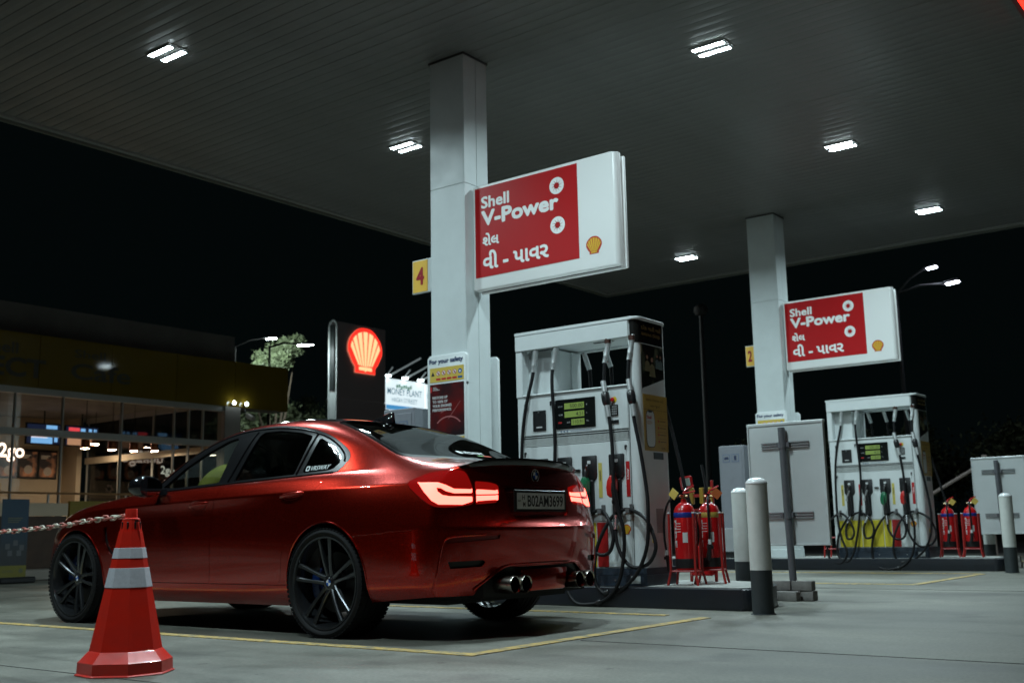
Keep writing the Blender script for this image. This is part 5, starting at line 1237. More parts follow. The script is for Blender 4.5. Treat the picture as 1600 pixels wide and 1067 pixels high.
def caddy(loc, lab):
    t = thing('service_caddy', lab, 'caddy', loc, R(10), 'squeegee caddies on the islands')
    MB().box((-.10, -.06, .05), (.10, .06, .30), .01).build('bucket', extr, t)
    m = MB()
    for x in (-.11, .11): m.box((x-.012, -.012, 0), (x+.012, .012, .86), .003)
    m.box((-.11, -.012, .72), (.11, .012, .745)).box((-.11, -.012, .60), (.11, .012, .62)); m.build('frame', stand, t)
    for x in (-.07, .02, .10): MB().box((x-.022, -.02, .66), (x+.014, .02, .80), .004).build('yellow_holder', mat('holder_yellow', (.36, .24, .03), .4), t)
    MB().box((-.05, -.03, .80), (.05, .03, .91), .006, M=Matrix.Rotation(R(-8), 4, 'Y')).box((-.045, -.034, .82), (.045, -.0305, .895), M=Matrix.Rotation(R(-8), 4, 'Y')).build('card_holder', extr, t)
    MB().box((-.028, -.038, .825), (.045, -.0345, .89), M=Matrix.Rotation(R(-8), 4, 'Y')).build('card', mat('card_pale_green', (.35, .45, .40), .5), t, smooth=False)
    MB().tube([(.10, .02, .05), (.085, .02, .55), (.02, .02, 1.0)], .013, n=8).build('squeegee_handle', black, t)
caddy((-4.52, 8.62, .17), 'red and yellow squeegee caddy behind the extinguishers at the front pump')
# cabinets left of the pillars and a low box
cabg = mat('cabinet_grey', (.20, .21, .235), .5, var=.08, vs=4)
def cabinet(y, lab):
    t = thing('service_cabinet', lab, 'cabinet', (-7.72, y, .17), 0, 'grey service cabinets on the islands')
    MB().box((0, 0, .0), (.42, .40, 1.69), .008).build('cabinet_body', cabg, t); d = MB().box((.035, -.008, .06), (.385, .0, 1.64), .004).build('cabinet_door', cabg, t)
    for k in range(2):
        f = MB().box((.07+k*.15, -.0115, 1.44), (.19+k*.15, -.0085, 1.56)).build('pictogram_plate', mat('picto_blue', (.10, .14, .22), .5), d, smooth=False)
        m = MB(); flat(m, rect(.08+k*.15, 1.45, .18+k*.15, 1.55), '-y', -.0125); m.mi(1)
        flat(m, [(.09+k*.15, 1.48), (.17+k*.15, 1.48), (.17+k*.15, 1.50), (.155+k*.15, 1.52), (.115+k*.15, 1.52), (.09+k*.15, 1.50)] if k == 0 else [(.11+k*.15, 1.465), (.15+k*.15, 1.465), (.15+k*.15, 1.535), (.11+k*.15, 1.535)], '-y', -.0135)
        m.build('pictogram', [cabg, mat('picto_navy', (.02, .03, .07), .5)], f, smooth=False, fix=False)
    MB().box((.355, -.03, .80), (.372, -.008, .92), .004).build('handle', steel, d)
cabinet(7.98, 'tall grey service cabinet behind the car roof, left of the front pillar'); cabinet(15.4, 'tall grey service cabinet with two pictogram plates, left of the far sign board')
lb = thing('low_grey_box', 'low pale grey box on the far island behind the bollards', 'box', (-7.95, 15.25, .17))
MB().box((0, 0, .09), (.85, .5, .44), .008).build('box_body', mat('box_grey', (.30, .31, .32), .5, var=.1), lb); MB().box((.02, .02, 0), (.83, .48, .088)).build('box_foot', black, lb, smooth=False)
bx = thing('small_tank', 'small white crate standing under the far sign board', 'crate', (-5.75, 15.5, .17))
m = MB()
for x in (0, .1, .2, .3): m.box((x, 0, 0), (x+.02, .02, .30)).box((x, .28, 0), (x+.02, .30, .30))
for z in (0, .14, .28): m.box((0, -.004, z), (.32, .022, z+.02)).box((0, .278, z), (.32, .304, z+.02))
m.build('crate_frame', white, bx, smooth=False)
fr = thing('red_trolley', 'low red tube trolley beside the far pump behind the sign board', 'trolley', (-5.2+.0, 14.98+.0, .17))
fr.location = (-6.15, 15.45, .17)
m = MB()
for x in (0, .35, .7): m.tube([(x, 0, 0), (x+.02, 0, .28)], .012, n=6).tube([(x, .25, 0), (x+.02, .25, .28)], .012, n=6)
m.tube([(0, 0, .28), (.72, 0, .28)], .012, n=6).tube([(0, .25, .28), (.72, .25, .28)], .012, n=6).tube([(0, 0, .12), (.72, 0, .12)], .012, n=6); m.build('trolley_frame', stand, fr)
# ---------------------------------------------------------------- traffic cone and chain
cone_r = mat('cone_red_plastic', (.68, .022, .010), .34, coat=.2, var=.10, vs=9, bump=.04, bs=12); refl = mat('reflective_band', (.56, .57, .62), .5, var=.12, vs=50)
def octo(r, z, e=0, sq=1.0):
    return [(r*math.cos(PI/8+k*PI/4)*(1), r*math.sin(PI/8+k*PI/4), z) for k in range(8)]
def loft8(mb, rz):
    v = []; 
    for r, z in rz: v += octo(r, z)
    n = len(rz); mb.add(v, [(i*8+k, i*8+(k+1) % 8, (i+1)*8+(k+1) % 8, (i+1)*8+k) for i in range(n-1) for k in range(8)]+[tuple(range(8))[::-1], tuple((n-1)*8+k for k in range(8))]); return mb
cone = thing('traffic_cone', 'red faceted traffic cone with two silver bands, standing in front of the car', 'traffic cone', (-4.705, 3.12, .004), R(-8))
r_at = lambda z: .168-(z-.105)/(.745-.105)*(.168-.036)
m = loft8(MB(), [(.222, 0), (.226, .004), (.216, .010), (.214, .060), (.206, .066), (.172, .103), (r_at(.12), .108), (r_at(.66), .66)])
m.build('cone_body', cone_r, cone, ang=22)
loft8(MB(), [(r_at(.40)+.0015, .395), (r_at(.40)+.002, .397), (r_at(.486)+.002, .484), (r_at(.486)+.001, .486)]).build('reflective_band', refl, cone, smooth=False)
loft8(MB(), [(r_at(.535)+.0015, .530), (r_at(.535)+.002, .532), (r_at(.58)+.002, .578), (r_at(.58)+.001, .580)]).build('reflective_band', refl, cone, smooth=False)
loft8(MB(), [(r_at(.66)-.002, .655), (r_at(.70), .695), (r_at(.72), .712), (.042, .716), (.030, .722), (.028, .76), (.026, .765)]).build('cone_top', cone_r, cone, ang=22)
for k in range(8):
    a = k*PI/4; MB().box((r_at(.68)*.92-.004, -.0045, .668), (r_at(.68)*.92+.0015, .0045, .702), .002, M=Matrix.Rotation(a, 4, 'Z')).build('slot', black, cone, smooth=False)
ch = thing('plastic_chain', 'red and white plastic chain strung from the top of the cone out of the frame', 'chain', (-4.705, 3.12, .004))
pts = spline([(.0, 0, .735), (-.25, -.0, .722), (-.60, .02, .700), (-1.0, .05, .682), (-1.45, .10, .675), (-1.9, .16, .68), (-2.4, .22, .70)], 30)
cr_ = mat('chain_red', (.50, .14, .11), .5); cw = mat('chain_white', (.62, .56, .46), .5)
def link_mesh(mm):
    o = MB().tube([(.017*math.cos(a)+(.010 if math.cos(a) > 0 else -.010), .0095*math.sin(a), 0) for a in np.linspace(0, 2*PI, 13)[:-1]]+[(.027, 0, 0)], .0048, n=6, cap=False).build('chain_link', mm, ch); return o
la, lb_ = link_mesh(cr_), link_mesh(cw)
d = 0; acc = 0; k = 0
for i in range(1, len(pts)):
    acc += (pts[i]-pts[i-1]).length
    if acc >= .036*(k+1):
        src = (la if (k//2) % 2 == 0 else lb_); o = src if (k == 0 or k == 2) else None
        dr = (pts[i]-pts[i-1]).normalized(); q = Matrix.Rotation(math.atan2(dr.y, dr.x), 4, 'Z') @ Matrix.Rotation(-math.asin(dr.z), 4, 'Y') @ Matrix.Rotation(R(90*(k % 2)+random.uniform(-25, 25)), 4, 'X')
        if o is None: o = piece(src, ch, pts[i])
        o.location = pts[i]+Vector((0, 0, random.uniform(-.003, .003))); o.rotation_euler = q.to_euler(); k += 1
MB().lathe([(.033, .700), (.036, .703), (.036, .709), (.030, .712)], n=16, cap=False).box((.03, -.006, .702), (.062, .006, .710)).build('chain_collar', black, ch)
# ================================================================ THE SHOP
SX = -18.0
shop = thing('shop_building', 'glass-fronted forecourt shop with a dark yellow fascia and a lit 2go counter inside', 'shop', (0, 0, 0))
yelf = mat('fascia_yellow', (.17, .112, .012), .05, var=.08, vs=1); conc2 = mat('parapet_render', (.16, .15, .14), .8, var=.15, vs=1.5)
fr_ = mat('window_frame_aluminium', (.42, .41, .38), .4, metal=.3); cream = mat('cream_wall', (.52, .42, .30), .6, var=.06, vs=2); tile = mat('shop_floor_tile', (.30, .26, .21), .35); dkw = mat('dark_timber_panel', (.055, .030, .018), .5, var=.2, vs=5)
FL = .25
m = MB().box((SX-8, -8, FL-.15), (SX+.35, 14.5, FL)); m.build('floor', tile, shop, smooth=False)
pl_ = MB().box((SX+.36, -8, .0), (SX+1.25, 16.2, .17), .02).build('shop_step', mat('step_stone', (.22, .20, .17), .6, var=.2, vs=2, bump=.2), shop)
for k in range(14): MB().box((SX-.12, 15.70-1.42*(k+1)+.004, 3.26), (SX-.06, 15.70-1.42*k-.004, 4.20)).build('fascia_panel', yelf, shop, smooth=False)
MB().box((SX-.55, -4.2, 3.26), (SX-.125, 15.68, 3.30)).box((SX-.5, 15.5, 3.3), (SX-.13, 15.66, 4.18)).build('fascia_return', mat('soffit_grey', (.25, .23, .2), .6), shop, smooth=False)
MB().box((SX-8, -6, 4.25), (SX-.7, 14.75, 4.86)).build('parapet', conc2, shop, smooth=False)
MB().box((SX-8.1, -6.1, 3.42), (SX-.56, 14.6, 4.24)).build('roof', conc2, shop, smooth=False)
m = MB(); t_blue = mat('fascia_lettering_blue', (.045, .045, .030), .4)
add_text(m, 'SELECT', (SX-.057, 8.30, 3.42), w=1.84, h=.34, face='+x', bold=.03); add_text(m, 'Shell', (SX-.057, 9.0, 3.82), w=.62, h=.20, face='+x', bold=.02)
m.build('fascia_lettering', t_blue, shop, smooth=False, fix=False); m = MB()
add_text(m, 'Shell', (SX-.057, 10.68, 3.88), w=.62, h=.15, face='+x', bold=.015); add_text(m, 'Cafe', (SX-.057, 10.62, 3.48), w=1.22, h=.30, face='+x', bold=.02)
m.build('fascia_lettering', t_blue, shop, smooth=False, fix=False)
# front glazing
zt, z0 = 3.22, FL
MB().box((SX-.22, -4, zt-.07), (SX-.10, 14.44, zt+.04)).build('head_rail', fr_, shop, smooth=False)
MB().box((SX-.23, -4, 2.43), (SX-.09, 14.05, 2.55)).build('transom', fr_, shop, smooth=False)
for y in (7.2, 8.6, 9.67, 10.56, 11.75, 12.9, 13.24, 13.58): MB().box((SX-.19, y-.012, z0), (SX-.13, y+.012, zt-.07)).build('mullion', fr_, shop, smooth=False)
MB().box((SX-.30, 14.05, 0), (SX-.06, 14.44, zt+.04)).build('corner_post', mat('corner_post_grey', (.30, .28, .26), .5), shop, smooth=False)
pane = glass('shop_glass', (.90, .92, .90), rough=.01)
ys_ = [5.8, 7.2, 8.6, 9.67, 10.56, 11.75, 12.9, 13.24, 13.58, 14.05]
for a, b in zip(ys_, ys_[1:]):
    for za, zb in ((z0, 2.43), (2.55, zt-.07)): MB().box((SX-.164, a+.014, za+.002), (SX-.156, b-.014, zb-.002)).build('window_pane', pane, shop, smooth=False)
# interior
MB().box((-24.2, -4, FL), (-24.0, 14.40, 3.6)).build('back_wall', cream, shop, smooth=False)
MB().box((-24.0, 14.02, FL), (-23.4, 14.14, 3.55)).build('wall_pier', cream, shop, smooth=False)
MB().box((-23.99, 5.8, FL), (-18.3, 5.9, 3.6)).build('side_wall', cream, shop, smooth=False)
cp = MB().box((-5.9, 0, 0), (-.18, .30, .012), .003).build('ceiling_panel', mat('shop_ceiling', (.50, .43, .36), .35, metal=.1), shop); cp.location = (SX, 5.9, 3.46)
for k in range(1, 28): piece(cp, shop, (SX, 5.9+.304*k, 3.46))
MB().box((-24, 5.8, 3.474), (-18.2, 14.4, 3.50)).build('ceiling_void', mat('dark_trim', (.03, .03, .03), .5), shop, smooth=False)
# right-hand glazed wall
MB().box((-23.4, 14.22, 2.36), (-18.3, 14.32, 2.50)).build('side_beam', cream, shop, smooth=False); MB().box((-23.4, 14.22, 3.3), (-18.3, 14.32, 3.5)).build('side_head', fr_, shop, smooth=False)
sg = glass('side_glass', (.35, .36, .36))
for k in range(4):
    x = -23.35+k*1.27
    MB().box((x, 14.235, FL), (x+.03, 14.30, 3.3)).build('side_mullion', fr_, shop, smooth=False); MB().box((x+.034, 14.26, FL), (x+1.236, 14.27, 2.35)).box((x+.034, 14.26, 2.51), (x+1.236, 14.27, 3.3)).build('side_pane', sg, shop, smooth=False)
# counter with back panels
cn = thing('shop_counter', 'pale counter with a dark timber front inside the shop', 'counter', (-22.4, 7.0, FL)); MB().box((0, 0, 0), (.7, 6.2, .95)).build('counter_front', dkw, cn, smooth=False); MB().box((-.04, -.04, .955), (.76, 6.24, 1.0), .01).build('counter_top', cream, cn); MB().box((.702, 0, .62), (.715, 6.2, .94)).build('counter_band', cream, cn, smooth=False)
# menu boards
pm, tt, b = nt('menu_food_print'); cc = tt.nodes.new('ShaderNodeTexCoord'); vo = tt.nodes.new('ShaderNodeTexNoise'); vo.inputs['Scale'].default_value = 4.5; vo.inputs['Detail'].default_value = 2
tt.links.new(cc.outputs['Object'], vo.inputs[0]); r1 = tt.nodes.new('ShaderNodeValToRGB'); r1.color_ramp.elements[0].color = (.02, .012, .01, 1); r1.color_ramp.elements[0].position = .44; r1.color_ramp.elements[1].color = (.42, .16, .07, 1); r1.color_ramp.elements[1].position = .68
tt.links.new(vo.outputs[0], r1.inputs[0]); tt.links.new(r1.outputs[0], b.inputs['Base Color']); tt.links.new(r1.outputs[0], b.inputs['Emission Color']); b.inputs['Emission Strength'].default_value = .35
for i in range(5):
    y = 13.40-.47*i; lab = ['menu board with a tall drink picture, rightmost of the row on the shop wall', 'menu board with food picture, second from the right on the shop wall', 'menu board beneath the 2go sign', 'menu board partly behind the 2go letters', 'menu board at the left end of the shop wall row'][i]
    t = thing('menu_board', lab, 'menu board', (-23.99, y, 2.03), 0, 'menu boards on the shop wall')
    MB().box((0, 0, 0), (.03, .465, .66), .004).build('frame', black, t); MB().box((.031, .035, .04), (.036, .43, .61)).build('food_picture', pm, t, smooth=False)
    MB().lathe([(0, .037), (.07, .037), (.10, .037)], c=(0, .23, .17+.03*(i % 2)), axis='x', n=18, cap=False).build('plate_picture', mat('plate_print', (.40, .33, .26), .5, emit=(.5, .35, .25), es=.10), t, smooth=False, fix=False)
    m = MB()
    for k in range(3): flat(m, rect(.06, .52-.03*k, .28-.04*k, .535-.03*k), '+x', .0375)
    m.build('menu_lines', mat('ink_warm', (.5, .4, .3), .5, emit=(.6, .45, .3), es=.2), t, smooth=False, fix=False)
s2 = thing('lit_wall_sign', 'glowing 2go lettering on the shop back wall above the menu boards', 'lit sign', (-23.9, 11.83, 2.40))
m = MB(); add_text(m, 'deli2go', (0, 0, 0), w=1.18, h=.40, face='+x', fat=.006); m.build('glowing_letters', emat('warm_letters', (1, .80, .66), 3.5), s2, smooth=False, fix=False)
m = MB(); add_text(m, 'deli2go', (-.03, -.012, -.01), w=1.22, h=.42, face='+x', fat=.012); m.build('letter_trays', mat('letter_tray', (.45, .2, .1), .5), s2, smooth=False, fix=False)
s3 = thing('lit_wall_sign', 'small glowing 2go lettering added to show through the car window', 'lit sign', (-21.0, 14.62, 1.98)); m = MB(); add_text(m, '2go', (0, 0, 0), w=.36, h=.24, face='+x', bold=.012); m.build('glowing_letters', emat('pale_letters', (1, .95, .8), 4), s3, smooth=False, fix=False); MB().box((-.05, -.05, -.03), (-.01, .41, .30)).build('sign_back', black, s3, smooth=False)  # extra glowing letters put in for the 2go showing in the car window
# hanging screens
def screen(y, lab, cols):
    t = thing('ceiling_screen', lab, 'screen', (-22.5, y, 2.68), 0, 'screens hanging over the shop counter')
    MB().box((-.04, 0, 0), (0, .84, .47), .006).build('screen_case', black, t); m = MB()
    for k, (a, z, a2, z2, i) in enumerate(cols): m.mi(i); flat(m, rect(.03+a*.78, .03+z*.41, .03+a2*.78, .03+z2*.41), '+x', .002+.0015*k)
    m.build('picture', [emat('screen_blue', (.25, .55, 1), 1.0), emat('screen_red', (1, .08, .10), 1.0), emat('screen_white', (.8, .85, 1), 1.1), emat('screen_navy', (.02, .03, .08), .5), emat('screen_tan', (.7, .35, .2), .8)], t, smooth=False, fix=False)
    MB().cyl((-.02, .42, .47), (-.02, .42, .76), .015).build('hanging_rod', black, t); MB().box((-.08, .34, .75), (.04, .50, .775)).build('ceiling_plate', black, t, smooth=False)
screen(12.26, 'dark hanging screen showing blue, white and red, nearest the 2go sign', [(0, 0, 1, 1, 3), (.12, .0, .75, .50, 0), (.12, .28, .6, .44, 2), (.12, .34, .5, .55, 1), (.55, .78, .88, .98, 0), (.8, .1, .9, .4, 0)])
screen(13.16, 'dark hanging screen showing a tan food picture, right of the other screen', [(0, 0, 1, 1, 3), (.05, .0, .95, .40, 4), (.08, .75, .42, .95, 1), (.45, .72, .60, .92, 0), (.70, .76, .80, .92, 0), (.86, .76, .95, .92, 0), (.1, .38, .55, .45, 2)])
# shop lamps: round downlights and copper pendants
warm = emat('downlight_warm', (1, .78, .58), 420); cop = mat('copper_shade', (.45, .16, .08), .25, metal=.9)
def downlight():
    t = thing('round_downlight', '', 'ceiling light', (0, 0, 0), 0, 'round downlights in the shop ceiling'); MB().lathe([(.075, -.002), (.09, -.006), (.095, 0)], n=20, cap=False).build('bezel', fr_, t); MB().lathe([(0, -.004), (.075, -.004)], n=20, cap=False).build('diffuser', warm, t, fix=False); return t
dl = downlight()
for i, (x, y, lb) in enumerate([(-19.6, 10.85, 'round downlight above the left screen, first from the left in the shop'), (-21.4, 12.75, 'round downlight between the two screens'), (-21.4, 14.0-.1, 'round downlight over the right screen'), (-19.4, 12.5, 'round downlight near the glass front of the shop'), (-19.6, 9.0, 'round downlight left of the frame inside the shop'), (-21.5, 9.4, 'round downlight over the counter, out of frame'), (-22.9, 11.0, 'round downlight washing the shop back wall'), (-22.9, 13.0, 'round downlight washing the menu boards'), (-19.4, 13.6, 'round downlight beside the shop corner post')]):
    if i == 0: dl.location = (x, y, 3.458); dl['label'] = lb
    else: clone(dl, (x, y, 3.458), lb)
def pendant():
    t = thing('pendant_lamp', '', 'pendant lamp', (0, 0, 0), 0, 'copper pendant lamps in the shop window'); MB().cyl((0, 0, .20), (0, 0, 1.0), .006, n=6).build('cord', black, t); MB().lathe([(.0, .20), (.05, .195), (.085, .17), (.085, .02), (.08, .0)], n=20, cap=False).build('shade', cop, t); MB().lathe([(0, .003), (.078, .003)], n=20, cap=False).build('bulb_disc', warm, t, fix=False)
    return t
pd = pendant()
for i, (x, y, z, lb) in enumerate([(-20.0, 12.15, 2.42, 'copper pendant lamp, leftmost in the shop window'), (-20.0, 12.75, 2.42, 'copper pendant lamp, second from the left in the shop window'), (-20.0, 13.25, 2.42, 'copper pendant lamp, third from the left, above the windscreen'), (-20.0, 13.75, 2.44, 'copper pendant lamp nearest the shop corner post'), (-22.0, 13.6, 2.7, 'copper pendant lamp deeper in the shop behind the others')]):
    if i == 0: pd.location = (x, y, z); pd['label'] = lb
    else: clone(pd, (x, y, z), lb)
# low front wall, rail, banner
w_ = thing('front_wall', 'low dark timber wall with a cream top band in front of the shop glass', 'low wall', (-17.62, 4, .17)); MB().box((0, 0, 0), (.12, 6.35, .86)).build('wall_panel', dkw, w_, smooth=False); MB().box((-.01, 0, .865), (.13, 6.36, 1.08)).build('cream_band', cream, w_, smooth=False)
for k in range(5): MB().box((.121, .02+k*1.27, .02), (.128, 1.24+k*1.27, .84)).build('timber_panel', dkw, w_, smooth=False)
w2 = thing('window_bar', 'long brown handrail across the shop front at counter height', 'rail', (-17.6, 4, 1.40)); MB().box((0, 0, 0), (.06, 9.2, .035), .006).build('rail', mat('rail_brown', (.24, .12, .04), .4), w2)
for k in range(7): MB().box((.015, .1+k*1.48, -1.22), (.045, .13+k*1.48, -.002)).build('rail_post', fr_, w2, smooth=False)
gw = thing('yellow_screen_wall', 'dim yellow and black panel right of the low wall below the rail', 'panel', (-17.66, 10.45, .17)); MB().box((0, 0, .72), (.08, 3.0, 1.12)).build('yellow_panel', mat('panel_dim_yellow', (.22, .16, .02), .6), gw, smooth=False); MB().box((-.005, 0, .0), (.085, 3.0, .715)).build('black_panel', mat('panel_black', (.02, .02, .018), .6), gw, smooth=False)
bn = thing('roll_up_banner', 'blue and yellow roll-up banner on a black foot in front of the shop', 'banner', (-16.0, 8.42, .01), 0)
MB().box((-.14, -.04, 0), (.14, .52, .09), .02).build('banner_foot', black, bn)
bm_, tt, b = nt('banner_print'); cc = tt.nodes.new('ShaderNodeTexCoord'); sp = tt.nodes.new('ShaderNodeSeparateXYZ'); tt.links.new(cc.outputs['Object'], sp.inputs[0]); r1 = tt.nodes.new('ShaderNodeValToRGB'); tt.links.new(sp.outputs['Z'], r1.inputs[0]); r1.color_ramp.interpolation = 'LINEAR'
r1.color_ramp.elements[0].position = 0; r1.color_ramp.elements[0].color = (.02, .024, .026, 1); r1.color_ramp.elements[1].position = 1; r1.color_ramp.elements[1].color = (.012, .035, .06, 1); q = r1.color_ramp.elements.new(.7); q.color = (.015, .032, .05, 1); q = r1.color_ramp.elements.new(.45); q.color = (.025, .028, .03, 1)
tt.links.new(r1.outputs[0], b.inputs['Base Color']); b.inputs['Roughness'].default_value = .5
MB().box((-.003, .0, .26), (.003, .42, 1.24)).build('banner_sheet', bm_, bn, smooth=False); MB().box((-.004, .0, .09), (.004, .42, .258)).build('banner_yellow_foot', mat('banner_yellow', (.12, .11, .015), .5), bn, smooth=False)
m = MB(); add_text(m, 'GO WELL', (.0055, .05, .16), w=.18, h=.035, face='+x', bold=.01); flat(m, circ(.34, .18, .035, 18), '+x', .0055)
for k in range(3): flat(m, rect(.10, .95-.03*k, .33-.03*k, .965-.03*k), '+x', .0045)
m.build('banner_lettering', mat('banner_ink', (.08, .085, .05), .5), bn, smooth=False, fix=False)
for a, z in ((.08, .50), (.20, .55), (.30, .48), (.12, .40), (.26, .40)): flat(MB(), rect(a, z, a+.07, z+.08), '+x', .0045).build('picture_block', mat('banner_pale', (.07, .075, .08), .5), bn, smooth=False, fix=False)
wr = thing('wreath', 'small twig wreath standing on the shop window rail', 'wreath', (-17.57, 11.18, 1.435)); m = MB(); rw = random.Random(5)
for k in range(60):
    a = rw.uniform(0, 2*PI); r = rw.uniform(.045, .075); c = Vector((0, r*math.cos(a), .075+r*math.sin(a))); d = Vector((rw.uniform(-1, 1), rw.uniform(-1, 1), rw.uniform(-1, 1))).normalized()*.018; m.tube([c-d, c+d], .003, n=4)
m.build('twigs', mat('twig_brown', (.20, .12, .08), .7), wr)
# spotlight pair on the shop corner
for y, lb in ((14.20, 'bright spotlight on the shop corner under the fascia, left of the pair'), (14.52, 'bright spotlight on the shop corner under the fascia, right of the pair')):
    t = thing('spotlight', lb, 'spotlight', (SX+.02, y, 3.30), 0, 'spotlights on the shop corner'); MB().cyl((-.1, 0, .0), (0, 0, .02), .03).build('lamp_body', black, t); MB().lathe([(0, .012), (.035, .01), (.04, 0)], c=(0.01, 0, .03), axis='x', n=14, cap=False).build('lamp_glass', emat('spot_cool', (.8, .97, 1), 25), t)
cm = thing('security_camera', 'small pale security camera below the fascia corner', 'camera', (SX, 14.5, 3.06)); MB().box((0, 0, 0), (.22, .09, .09), .01, M=Matrix.Rotation(R(25), 4, 'Y')).build('camera_body', mat('pale_case', (.45, .42, .38), .5), cm); MB().cyl((0, .04, .05), (-.06, .04, .18), .012).build('camera_arm', black, cm)
# ---------------------------------------------------------------- the attendant (seen through the car windows)
def skin_body(name, joints, edges, m, parent, lv=2):
    me = bpy.data.meshes.new(name); me.from_pydata([j[0] for j in joints], edges, []); o = bpy.data.objects.new(name, me); COL.objects.link(o)
    md = o.modifiers.new('s', 'SKIN'); md.use_smooth_shade = True; sv = me.skin_vertices[0].data
    for i, j in enumerate(joints): sv[i].radius = (j[1], j[2] if len(j) > 2 else j[1])
    sv[0].use_root = True
    sb = o.modifiers.new('u', 'SUBSURF'); sb.levels = lv; sb.render_levels = lv
    dg = bpy.context.evaluated_depsgraph_get(); r = bpy.data.meshes.new_from_object(o.evaluated_get(dg)); bpy.data.objects.remove(o)
    r.materials.clear(); r.materials.append(m); r.polygons.foreach_set('use_smooth', [True]*len(r.polygons)); o = bpy.data.objects.new(name, r); COL.objects.link(o); o.parent = parent; return o
pr = thing('person', 'person in a yellow shirt bending forward on the island, seen through the car windows', 'person', (-10.50, 8.02, .17), R(127))
skin = mat('skin_brown', (.16, .08, .05), .5)
J = [((0, .12, .93), .14, .11), ((0, .02, 1.06), .14, .11), ((0, -.14, 1.16), .16, .12), ((0, -.28, 1.19), .14, .10), ((0, -.36, 1.18), .055), ((0, -.43, 1.16), .05),
     ((-.09, .13, .87), .085), ((-.10, .02, .48), .062), ((-.11, .08, .09), .045), ((-.12, -.06, .04), .04),
     ((.09, .13, .87), .085), ((.11, .05, .48), .062), ((.12, .10, .09), .045), ((.13, -.04, .04), .04),
     ((-.20, -.28, 1.14), .06), ((-.23, -.34, .88), .045), ((-.18, -.46, .70), .032), ((.20, -.28, 1.14), .06), ((.24, -.36, .90), .045), ((.18, -.48, .72), .032),
     ((-.165, -.49, .65), .03, .018), ((.165, -.51, .67), .03, .018)]
E_ = [(0, 1), (1, 2), (2, 3), (3, 4), (4, 5), (0, 6), (6, 7), (7, 8), (8, 9), (0, 10), (10, 11), (11, 12), (12, 13), (3, 14), (14, 15), (15, 16), (3, 17), (17, 18), (18, 19), (16, 20), (19, 21)]
body_ = skin_body('body', J, E_, skin, pr)
for s, b_ in ((-1, Vector((-.165, -.495, .64))), (1, Vector((.165, -.515, .66)))):
    for f_ in range(4):
        o_ = Vector(((f_-1.5)*.017, 0, 0)); L = (.045, .052, .048, .038)[f_]; MB().tube([b_+o_, b_+o_+Vector((0, -.012, -L*.6)), b_+o_+Vector((0, .004, -L*1.25))], [.009, .0085, .007], n=6).build('finger', skin, pr)
    MB().tube([b_+Vector((s*-.02, .01, .02)), b_+Vector((s*-.042, -.01, -.012)), b_+Vector((s*-.045, -.02, -.035))], [.010, .009, .007], n=6).build('thumb', skin, pr)
HM = Matrix.Translation((0, -.50, 1.13)) @ Matrix.Rotation(R(62), 4, 'X') @ Matrix.Translation((0, .16, -1.66))
bm = bmesh.new(); bmesh.ops.create_uvsphere(bm, u_segments=24, v_segments=16, radius=1)
for v in bm.verts: v.co = Vector((v.co.x*.075, v.co.y*.095, v.co.z*.115-(.015 if v.co.z < -.3 and v.co.y < 0 else 0)))
hd = MB().bm(bm, HM @ Matrix.Translation((0, -.16, 1.66))).box((-.012, -.272, 1.635), (.012, -.24, 1.672), .008, M=HM).box((-.082, -.175, 1.63), (-.07, -.14, 1.68), .006, M=HM).box((.07, -.175, 1.63), (.082, -.14, 1.68), .006, M=HM).build('head', skin, pr)
for s in (-1, 1): MB().lathe([(0, -.004), (.010, -.003), (.012, .004)], c=(s*.03, -.248, 1.675), axis='y', n=10, cap=False, M=None).build('eye', mat('eye_dark', (.03, .02, .02), .2), hd)
for c_ in list(hd.children):
    for v in c_.data.vertices: v.co = HM @ v.co
MB().box((-.024, -.252, 1.600), (.024, -.24, 1.608), .003, M=HM).build('mouth', mat('lip', (.20, .06, .05), .5), hd)
bm = bmesh.new(); bmesh.ops.create_uvsphere(bm, u_segments=24, v_segments=16, radius=1)
bmesh.ops.delete(bm, geom=[v for v in bm.verts if v.co.z < -.25 or (v.co.y < -.55 and v.co.z < .45)], context='VERTS')
for v in bm.verts: v.co = Vector((v.co.x*.084, v.co.y*.105, v.co.z*.125))
MB().bm(bm, HM @ Matrix.Translation((0, -.155, 1.668))).build('hair', mat('hair_black', (.008, .007, .006), .5), hd)
shirt = skin_body('yellow_shirt', [((0, .12, .90), .16, .13), ((0, .03, 1.06), .175, .14), ((0, -.13, 1.17), .20, .15), ((0, -.27, 1.19), .17, .12), ((0, -.335, 1.18), .075, .065)], [(0, 1), (1, 2), (2, 3), (3, 4)], mat('shirt_yellow', (.22, .21, .035), .8, var=.1, vs=10), pr)
sl = mat('sleeve_dark_red', (.20, .03, .02), .8)
for s in (-1, 1): skin_body('sleeve', [((s*.15, -.28, 1.16), .085), ((s*.21, -.29, 1.07), .072), ((s*.225, -.33, .95), .066)], [(0, 1), (1, 2)], sl, pr)
skin_body('trousers', [((0, .13, .93), .15, .12), ((-.09, .12, .84), .105), ((-.10, .02, .48), .082), ((-.11, .08, .10), .068), ((.09, .12, .84), .105), ((.11, .05, .48), .082), ((.12, .10, .10), .068)], [(0, 1), (1, 2), (2, 3), (0, 4), (4, 5), (5, 6)], mat('trousers_dark', (.02, .022, .03), .8), pr)
for x, y in ((-.115, .03), (.125, .05)): MB().box((x-.045, y-.15, 0), (x+.045, y+.10, .075), .03, seg=3).build('shoe', black, pr)
